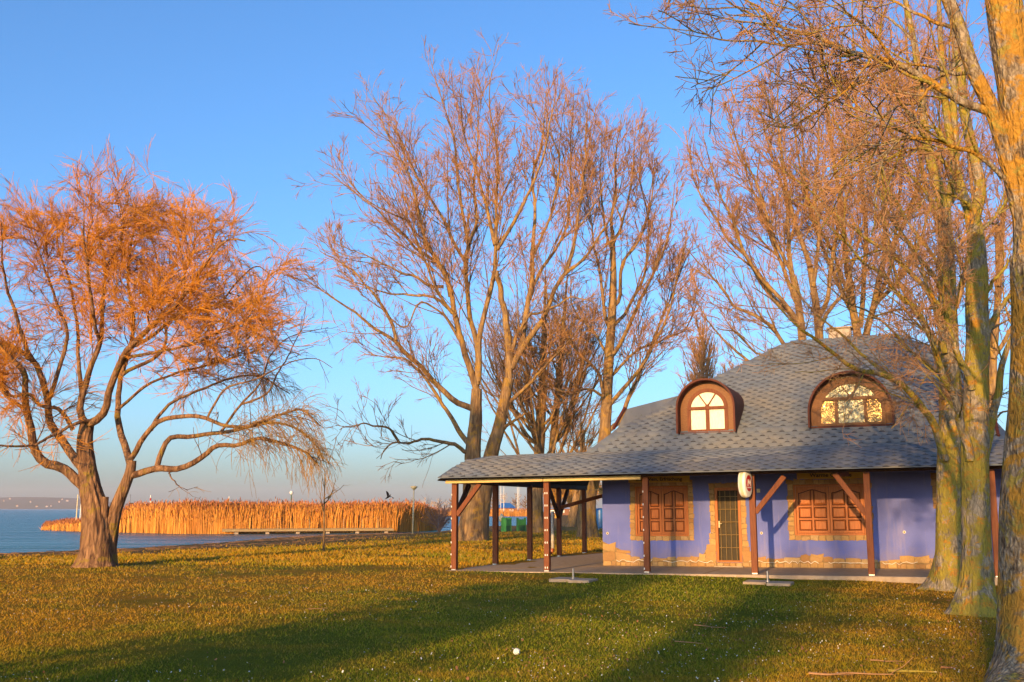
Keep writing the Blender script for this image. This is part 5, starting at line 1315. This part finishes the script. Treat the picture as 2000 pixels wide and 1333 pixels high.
for (px, pt, pb, Y, c, lab, hd) in ((149, 966, 1016, 95, 'cream_paint', 'left one of two slim poles at the tip of the reeds', 0), (156, 984, 1020, 93, 'white_paint', 'right and shorter one of two slim poles at the tip of the reeds', 0),
        (291, 968, 1030, 98, 'white_paint', 'white and red topped stake rising just right of the willow trunk', 1), (445, 970, 1030, 110, 'white_paint', 'white marker stake above the middle of the reeds', 0),
        (567, 966, 1028, 112, 'green_dark', 'dark lamp post with white globe above the reeds', 2), (251, 966, 1030, 105, 'steel', 'mast with a small dark box seen in the willow fork', 3)):
    a = at(px, pb, Y); t = at(px, pt, Y); e = empty('marker_pole', (a[0], a[1], WATER-.8), 0, lab, 'pole', 'poles standing in the reeds')
    h = t[2]-WATER+.8; b = MB(); b.cyl((0, 0, 0), (0, 0, h), .07, .05, n=8); b.build('pole', M[c], e)
    if hd == 1: b = MB(); b.cyl((0, 0, h-.5), (0, 0, h-.25), .08, n=8); b.build('band', M['red_paint'], e)
    if hd == 2: b = MB(); b.lathe((0, 0, h), [(.05, -.05), (.2, .08), (.22, .2), (.15, .34), (.02, .4)], 10); b.build('globe', M['white_paint'], e, smooth=True)
    if hd == 3: b = MB(); b.box((-.05, -.1, h-1.3), (.35, .1, h-.85)); b.build('box', M['wood_dark'], e)
# bay end bush (grey scrub at the right end of the reeds)
sp = np.array([*on_ground(858, 1036)[:2], -.15]); rg = np.random.default_rng(77)
P = []; 
for i in range(60):
    a = rg.uniform(0, 2*PI); k = np.linspace(0, 1, 8); s = rg.uniform(.4, 1.5); h = rg.uniform(.8, 2.2)
    P.append(np.stack([sp[0]+np.cos(a)*s*k, sp[1]+np.sin(a)*s*k, sp[2]+h*k**.8], -1))
P = np.array(P); R = np.tile(np.linspace(.02, .008, 8), (60, 1)); g = grow(rg, (P, R), 5, (.2, 1), (45, 15), .7, 5, (0, 0), .15, .012, .008, .2)
o = bpy.data.objects.new('scrub_bush', tube_mesh('scrub_bush', [(P-sp, R, 4, 0), (g[0]-sp, g[1], 3, 0)], [M['twig_far']])); link(o); o.location = sp; tag(o, 'grey leafless bush at the right end of the reeds by the bay', 'bush')

# ------------------------------------------------------------------ reeds (nobody could count them)
RP = np.array([(-43, 95), (-39.5, 92.3), (-34, 88), (-27, 82.6), (-24.5, 81.8), (-23, 81.9), (-21.5, 82.5), (-15, 84.8), (-9.8, 86.8), (-7.6, 92), (-7.0, 97), (-8.6, 118), (-30, 124), (-52, 116)])
def inside(P, x, y):
    r = np.zeros(x.shape, bool)
    for a, c in zip(P, np.roll(P, -1, 0)):
        k = ((a[1] > y) != (c[1] > y)); r ^= k & (x < a[0]+(y-a[1])/(c[1]-a[1]+1e-12)*(c[0]-a[0]))
    return r
rg = np.random.default_rng(8)
def edge_pts(n, depth):
    t = rg.uniform(0, 1, n)*9; i = np.minimum(t.astype(int), 8); f = (t-i)[:, None]
    q = RP[1:11][i]*(1-f)+RP[1:11][np.minimum(i+1, 9)]*f if False else RP[i+1]*(1-f)+RP[i+2]*f
    q = q+np.stack([rg.uniform(-.6, .6, n), rg.exponential(depth, n)], -1); return q
Q = np.vstack([edge_pts(15000, 1.1), np.stack([rg.uniform(-52, -6, 34000), rg.uniform(78, 124, 34000)], -1)])
Q = Q[inside(RP, Q[:, 0], Q[:, 1])]
hfac = np.clip((Q[:, 0]/Q[:, 1]+.435)/.07, 0, 1)
px_ = Q[:, 0]/Q[:, 1]
hfac = np.interp(px_, [-.45, -.435, -.415, -.39, -.36, -.15, -.09, -.073], [.18, .30, .38, .55, .98, 1.0, 1.0, .72])
H = (2.1*hfac+rg.normal(0, .20, len(Q))*hfac+.06*np.sin(Q[:, 0]*.9)*hfac+.05*np.sin(Q[:, 0]*2.7+Q[:, 1]))*rg.choice([1, 1, 1, .8, .6, 1.04], len(Q))
def reed_mesh(Q, H):
    n = len(Q); w = rg.uniform(.018, .034, n); a = rg.uniform(-.9, .9, n); lean = rg.normal(0, .09, (n, 2))*H[:, None]
    dx = np.cos(a)*w; dy = np.sin(a)*w
    b0 = np.stack([Q[:, 0], Q[:, 1], np.full(n, WATER-.3)], -1); m0 = b0+np.stack([lean[:, 0]*.35, lean[:, 1]*.35, H*.6+.3], -1); t0 = b0+np.stack([lean[:, 0], lean[:, 1], H+.3], -1)
    off = np.stack([dx, dy, 0*dx], -1)
    V = np.stack([b0-off, b0+off, m0+off*.9, m0-off*.9, t0+off*.35, t0-off*.35], 1).reshape(-1, 3)
    I = np.arange(n)[:, None]*6; F1 = I+np.array([[0, 1, 2, 3]]); F2 = I+np.array([[3, 2, 4, 5]])
    # plume
    pl = rg.uniform(0, 1, n) < .55; T = t0[pl]; k = len(T); s = rg.uniform(.14, .26, k); d2 = rg.normal(0, .06, (k, 2))-[0, 0]
    aa = rg.uniform(0, PI, k); o2 = np.stack([np.cos(aa), np.sin(aa), 0*aa], -1)*rg.uniform(.03, .055, k)[:, None]
    up = np.stack([d2[:, 0], d2[:, 1], s], -1); V2 = np.stack([T-up*.3, T+up*.2+o2, T+up*1.1, T+up*.2-o2], 1).reshape(-1, 3)
    I2 = np.arange(k)[:, None]*4+len(V); F3 = I2+np.array([[0, 1, 2, 3]])
    # leaves
    lf = rg.uniform(0, 1, n) < .5; b1 = (b0*.45+t0*.55)[lf]; k = len(b1); ll = rg.uniform(.25, .5, k); az = rg.uniform(0, 2*PI, k); d3 = np.stack([np.cos(az)*ll*.7, np.sin(az)*ll*.5, ll*rg.uniform(.1, .8, k)], -1)
    V3 = np.stack([b1-[0, 0, .015], b1+[0, 0, .02], b1+d3, b1+d3*.6-[0, 0, .02]], 1).reshape(-1, 3); I3 = np.arange(k)[:, None]*4+len(V)+len(V2)
    return np.vstack([V, V2, V3]), np.vstack([F1, F2, F3, I3+np.array([[0, 1, 2, 3]])]), np.concatenate([np.zeros(2*n), np.ones(len(T)), np.zeros(k)])
v, f, mi = reed_mesh(Q, H)
o = bpy.data.objects.new('reed_bed', quads_mesh('reed_bed', v, f, [M['reed'], M['reed_plume']], False, mi)); link(o); tag(o, 'tall golden reeds growing along the lake shore', 'reeds', kind='stuff'); print('reed quads', len(f))
# thin far reed fringe on the other side of the bay
qx = rg.uniform(-48, 6, 5200); qy = 259+(-qx)*.10+rg.uniform(-1.5, 3, 5200); Q = np.stack([qx, qy], -1); H = rg.uniform(1.0, 2.0, 5200)
v, f, mi = reed_mesh(Q, H); v[:, :1] += 0
o = bpy.data.objects.new('far_reed_fringe', quads_mesh('far_reed_fringe', v, f, [M['reed'], M['reed_plume']], False, mi)); link(o); tag(o, 'low pale reed strip along the far side of the bay', 'reeds', kind='stuff')

# ------------------------------------------------------------------ far shore: trees, marina roofs, masts
def far_tree(seed, px, ptop, Y, w, label, white=True, base=1003):
    t = at(px, ptop, Y); h = t[2]-0.2
    return column_tree(seed, px, base, Y, h, w, label, [M['birch_white'] if white else M['bark_poplar'], M['twig_far']], 26, 'far_tree', 'bare trees on the far side of the bay', r3=.045, stem=.16)
specs = [(794, 972, 2.6, 'dark'), (806, 969, 2.4, 'dark'), (830, 968, 2.2, 'w'), (842, 975, 2.4, 'w'), (856, 970, 2.6, 'w'), (871, 976, 2.2, 'w'), (882, 970, 2.6, 'd'), (893, 973, 2.4, 'd'),
         (949, 977, 2.8, 'd'), (962, 961, 2.4, 'd'), (986, 959, 3.0, 'w'), (1007, 960, 2.8, 'd'), (1026, 963, 2.6, 'd'), (1043, 968, 3, 'd'), (1078, 962, 2.6, 'd'), (1100, 968, 3, 'd'), (1121, 962, 3, 'd')]
words = ['first tree of the far row above the reeds, low and dark', 'second tree of the far row, just left of the park lamp', 'pale stemmed tree right of the park lamp head', 'short pale stemmed tree between two taller far trees', 'tallest pale stemmed far tree left of the veranda', 'smallest pale far tree left of the first post', 'round far tree cut by the first veranda post', 'reddish far tree seen right behind the first post', 'low far tree right of the leaning poplar trunk', 'slim reddish far tree left of the second post', 'wide pale stemmed far tree above the blue roof', 'reddish far tree right of the blue roof', 'far tree seen left of the third post', 'low far tree seen right of the third post', 'far tree seen right of the front left post', 'far tree behind the V shaped braces', 'far tree above the yellow willows']
for i, ((px, pt, w, kd), lb) in enumerate(zip(specs, words)): far_tree(200+i, px, pt, 285 + (i*13 % 40), w*.85, lb, kd == 'w')
# yellow willows
for i, (px, py0, Y, w, h, lb) in enumerate(((1088, 1002, 190, 4.2, 5.5, 'round yellow twigged willow left of the braces'), (1118, 1003, 200, 5.0, 5.0, 'broad yellow twigged willow behind the braces'), (1152, 1003, 185, 4.4, 5.2, 'yellow twigged willow right next to the wall corner'))):
    b0 = at(px, py0, Y); b0[2] = .1; rg = np.random.default_rng(300+i); P = []
    for k_ in range(60):
        a = rg.uniform(0, 2*PI); k = np.linspace(0, 1, 9); s = w*rg.uniform(.2, 1)*.8; hh = h*rg.uniform(.6, 1)
        P.append(np.stack([b0[0]+np.cos(a)*s*k, b0[1]+np.sin(a)*s*k, b0[2]+.9+hh*np.sin(k*PI*.62)], -1))
    P = np.array(P); R = np.tile(np.linspace(.08, .03, 9), (60, 1)); g = grow(rg, (P, R), 2.4, (.3, 1), (40, 15), 1.9, 6, (-.05, -.3), .1, .04, .03, .2)
    path = np.array([b0+[0, 0, -.3], b0+[0, 0, 1.5], b0+[.1, 0, 2.6]])
    make_tree('yellow_willow', lb, b0, [fine_trunk(path, np.array([.4, .3, .15]), 10, .3, .3, .5, 3, .03, i)], [(P, R, 4)], [(*g, 3, 0)], [M['twig_yellow'], M['twig_yellow']], 'yellow willows beyond the lawn')
def pavilion(px, Y, w, d, h, rh, roof, wall, label, name='boat_house'):
    p = at(px, 1003, Y); e = empty(name, (p[0], p[1], .0), 0, label, 'building'); b = MB(); b.box((-w/2, 0, 0), (w/2, d, h)); b.build('wall', M[wall], e)
    b = MB(); o = .5; b.add([(-w/2-o, -o, h), (w/2+o, -o, h), (w/2+o, d+o, h), (-w/2-o, d+o, h), (-w/4, d/2, h+rh), (w/4, d/2, h+rh)], [(0, 1, 5, 4), (1, 2, 5), (2, 3, 4, 5), (3, 0, 4), (3, 2, 1, 0)]); b.build('roof', M[roof], e)
    for k in range(max(2, int(w/2.2))):
        x = -w/2+1+k*2.2; b = MB(); b.box((x, -.06, h*.35), (x+1.1, -.01, h*.8)); b.build('window', M['white_paint'], e)
pavilion(988, 275, 4.6, 4, 1.6, 1.4, 'blue_paint', 'far_brown', 'small pavilion with a blue roof across the bay')
pavilion(954, 280, 4.2, 3, 1.4, .25, 'far_wall', 'far_brown', 'flat pale roofed shed left of the blue roofed pavilion')
pavilion(1020, 282, 5.0, 3, 1.2, .25, 'far_wall', 'far_brown', 'low flat roofed shed right of the blue roofed pavilion')
pavilion(1100, 240, 8.0, 3, 1.5, .2, 'white_paint', 'far_brown', 'long white roofed shed behind the veranda posts')
pavilion(1138, 236, 4.0, 3, 1.3, .2, 'white_paint', 'far_brown', 'short white roofed shed near the wall corner')
for i, (px, pt, pb) in enumerate(((978, 941, 1000), (984, 948, 1000), (1010.5, 946, 1000), (1013.5, 946, 1000), (1060, 950, 1000))):
    a = at(px, pb, 268); t = at(px, pt, 268); e = empty('boat_mast', (a[0], a[1], .1), 0, ['tall white mast left of the blue roof', 'second mast close beside the tallest one', 'left mast of the pair right of the blue roof', 'right mast of the pair right of the blue roof', 'lone mast behind the front left post'][i], 'mast', 'masts in the marina')
    b = MB(); b.cyl((0, 0, 0), (0, 0, t[2]-.1), .08, .05, n=6); b.build('pole', M['white_paint'], e); b = MB(); b.bar((-.6, 0, (t[2])*.6), (.6, 0, (t[2])*.6), .05, .05); b.build('crosstree', M['white_paint'], e)
# park tree trunk seen small under the eave
tb = trunk_base(1121, 1027); rg = np.random.default_rng(9); pa = np.array([tb+[-.3, 0, -.2], at(1121, 1000, tb[1]), at(1128, 960, tb[1]), at(1136, 900, tb[1]), at(1140, 840, tb[1])])
Pf, Rf = fan(rg, lambda t: catmull(pa, 30)[int(t*28)], 11, 26, .35, .98, 0, 4.5, .12)
make_tree('poplar_tree', 'farther orange lit tree seen between the V braces and the wall corner', tb, [fine_trunk(pa, np.array([9, 7.5, 6.5, 5, 3])*tb[1]/2000, 22, .3, .5, .9, 4, .04, 12)], [(Pf, Rf, 5)], poplar_crown(rg, Pf, Rf, .5, 1.0, 1.8, 2.4, 1.2, .7, (.2, 1), .014, .1), PM, 'bare poplars in the park', sprays=LAST)
# a small bush line right of the columnar poplar, beyond the roof
# ------------------------------------------------------------------ trees behind the photographer whose shadows fall across the lawn
SHDIR = np.array([SUN_H[0], SUN_H[1]])/math.hypot(*SUN_H)
for i, (src, x0, y, sx, sz, rz, lb) in enumerate((
    (t3, -7.6, -12, .17, .42, .3, 'low bushy tree behind the camera nearest the lake'), (t4, -8.9, -11, .22, .30, 4.0, 'small bare tree behind the camera at the edge of the sunny lawn'),
    (t3, -2.7, -11, .12, .42, 2.8, 'slim bushy tree behind the camera right of the open strip'), (t4, -6.1, -14, .20, .34, 1.7, 'small bare tree behind the camera left of the open strip'),
    (t4, -6.3, -26, .36, .62, 2.2, 'tall bare tree behind the camera in the middle'), (t4, -2.0, -24, .36, .62, 3.9, 'tall bare tree behind the camera on the right'),
    (t4, .3, -10, .30, .34, .5, 'low spreading tree behind the camera beside the mossy row'))):
    c = copy_tree(src); c.location = (x0+.4*y, y, 0); c.rotation_euler = (0, 0, rz); c.scale = (sx, sx, sz)
    tag(c, lb, 'tree', 'trees behind the photographer')

# ------------------------------------------------------------------ grass blades, daisies, leaves
rg = np.random.default_rng(99)
def screen_points(n, y0, y1):
    """points on the lawn, denser near the camera so that the cover looks even"""
    u = rg.uniform(0, 1, n); Y = 1/(1/y0-u*(1/y0-1/y1)); X = Y*rg.uniform(-.56, .56, n); return X, Y
def keep(X, Y):
    c, s = math.cos(PHI), math.sin(PHI); dx, dy = X+1.51, Y-27.5; lx = dx*c-dy*s; ly = dx*s+dy*c
    slab = (lx > -.16) & (lx < 16.4) & (ly > -.36) & (ly < 11.8) & ~((lx > 99))
    hole = slab.copy()
    return (~hole) & (shore_dist(X, Y) > rg.normal(11.5, 2.6, len(X)))
def bare(X, Y):
    return np.sin(X*.9+2.1*np.sin(Y*.31+1))+np.sin(Y*.8+1.9*np.sin(X*.43))+.6*np.sin(X*2.3+Y*1.9)
def blades(n, y0, y1, hs_, ws_):
    X, Y = screen_points(n, y0, y1); k = keep(X, Y) & (rg.uniform(0, 2.2, n) > bare(X, Y)-.2); X, Y = X[k], Y[k]; n = len(X); Z = ground_z(X, Y)
    patch = .6+.55*np.sin(X*1.3+1.7*np.sin(Y*.8))*np.sin(Y*.9+1.1*np.sin(X*.7))
    h = hs_*.8*rg.uniform(.35, 1.15, n)*(.85+.2*patch)*np.clip(Y/16, .8, 2.2)**.5; w = ws_*rg.uniform(.6, 1.2, n)*np.clip(Y/12, .8, 4)
    a = rg.uniform(0, 2*PI, n); ln = rg.normal(0, .55, (n, 2))*h[:, None]
    o = np.stack([np.cos(a)*w, np.sin(a)*w, 0*a], -1); b0 = np.stack([X, Y, Z-.004], -1); t = b0+np.stack([ln[:, 0], ln[:, 1], h], -1)
    return np.stack([b0-o, b0+o, t], 1).reshape(-1, 3), np.arange(n*3).reshape(n, 3)
v1, f1 = blades(250000, 8.6, 30, .050, .0045); v2, f2 = blades(120000, 30, 75, .085, .010)
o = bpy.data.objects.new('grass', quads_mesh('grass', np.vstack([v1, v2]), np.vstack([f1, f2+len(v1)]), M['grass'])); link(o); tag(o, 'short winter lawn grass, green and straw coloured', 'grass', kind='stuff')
def specks(n, y0, y1, r0, r1, name, mat, label, cat, area=None, tilt=.5, lift=.03, k=5):
    X, Y = screen_points(n, y0, y1); m = keep(X, Y)
    dens = np.sin(X*.55+2*np.sin(Y*.23))+np.sin(Y*.45+1.5*np.sin(X*.3)); m &= rg.uniform(-1.6, 1.6, len(X)) < dens
    if area is not None: m &= area(X, Y)
    X, Y = X[m], Y[m]; n = len(X); Z = ground_z(X, Y)+lift*rg.uniform(.4, 1.2, n); r = rg.uniform(r0, r1, n)
    th = np.arange(k)*2*PI/k+rg.uniform(0, 6, n)[:, None]; tx, ty = rg.normal(0, tilt, (2, n))
    vx = np.cos(th)*r[:, None]; vy = np.sin(th)*r[:, None]; V = np.stack([X[:, None]+vx, Y[:, None]+vy, Z[:, None]+vx*tx[:, None]+vy*ty[:, None]], -1)
    C_ = np.stack([X, Y, Z+r*.35], -1)[:, None]; V = np.concatenate([V, C_], 1).reshape(-1, 3)
    I = (np.arange(n)*(k+1))[:, None, None]; a = np.arange(k); F_ = (I+np.stack([a, (a+1) % k, np.full(k, k)], -1)[None]).reshape(-1, 3)
    o = bpy.data.objects.new(name, quads_mesh(name, V, F_, M[mat])); link(o); tag(o, label, cat, kind='stuff')
specks(3800, 9, 30, .005, .010, 'daisies', 'white_paint', 'small white daisies scattered through the lawn', 'flowers')
specks(2200, 9, 34, .008, .017, 'dead_leaves', 'litter_leaf', 'dry brown leaves lying on the lawn', 'leaves')
specks(5200, 9, 26, .007, .017, 'leaf_litter', 'litter_leaf', 'brown leaf litter gathered round the feet of the mossy trees', 'leaves', lambda X, Y: (np.abs(X-(3.2+.27*Y)) < 2.2) & (rg.uniform(0, 2.2, len(X)) > np.abs(X-(3.2+.27*Y))), .8, .04)
# straw washed up along the bank
n = 2600; X = rg.uniform(-40, -6, n); Y = rg.uniform(34, 84, n); d = shore_dist(X, Y); m = (d > .3) & (d < 9) & (rg.uniform(0, 1, n) < .9); X, Y = X[m], Y[m]; n = len(X); Z = ground_z(X, Y)+.015
a = rg.normal(.25, .5, n); l = rg.uniform(.1, .8, n); P = np.stack([np.stack([X+np.cos(a)*l*t, Y+np.sin(a)*l*t, Z+.01*math.sin(t*3)], -1) for t in (0, .5, 1)], 1); R = np.tile(rg.uniform(.006, .016, n)[:, None], (1, 3))
o = bpy.data.objects.new('driftwood_straw', tube_mesh('driftwood_straw', [(P, R, 3, 0)], [M['fallen_branch']])); link(o); tag(o, 'dry reed straw washed up along the bank', 'straw', kind='stuff')

# ------------------------------------------------------------------ air
b = MB(); b.box((-3200, -60, -3.5), (3200, 3200, 60))
hm = bpy.data.materials.new('haze'); hm.use_nodes = True; ht = hm.node_tree; ht.nodes.clear()
vo = ht.nodes.new('ShaderNodeVolumePrincipled'); vo.inputs['Color'].default_value = (.95, .90, .95, 1); vo.inputs['Density'].default_value = 1.9e-4; vo.inputs['Anisotropy'].default_value = 0.0
mo = ht.nodes.new('ShaderNodeOutputMaterial'); ht.links.new(vo.outputs[0], mo.inputs['Volume'])
HAZE = b.build('haze', hm); tag(HAZE, kind='stuff')
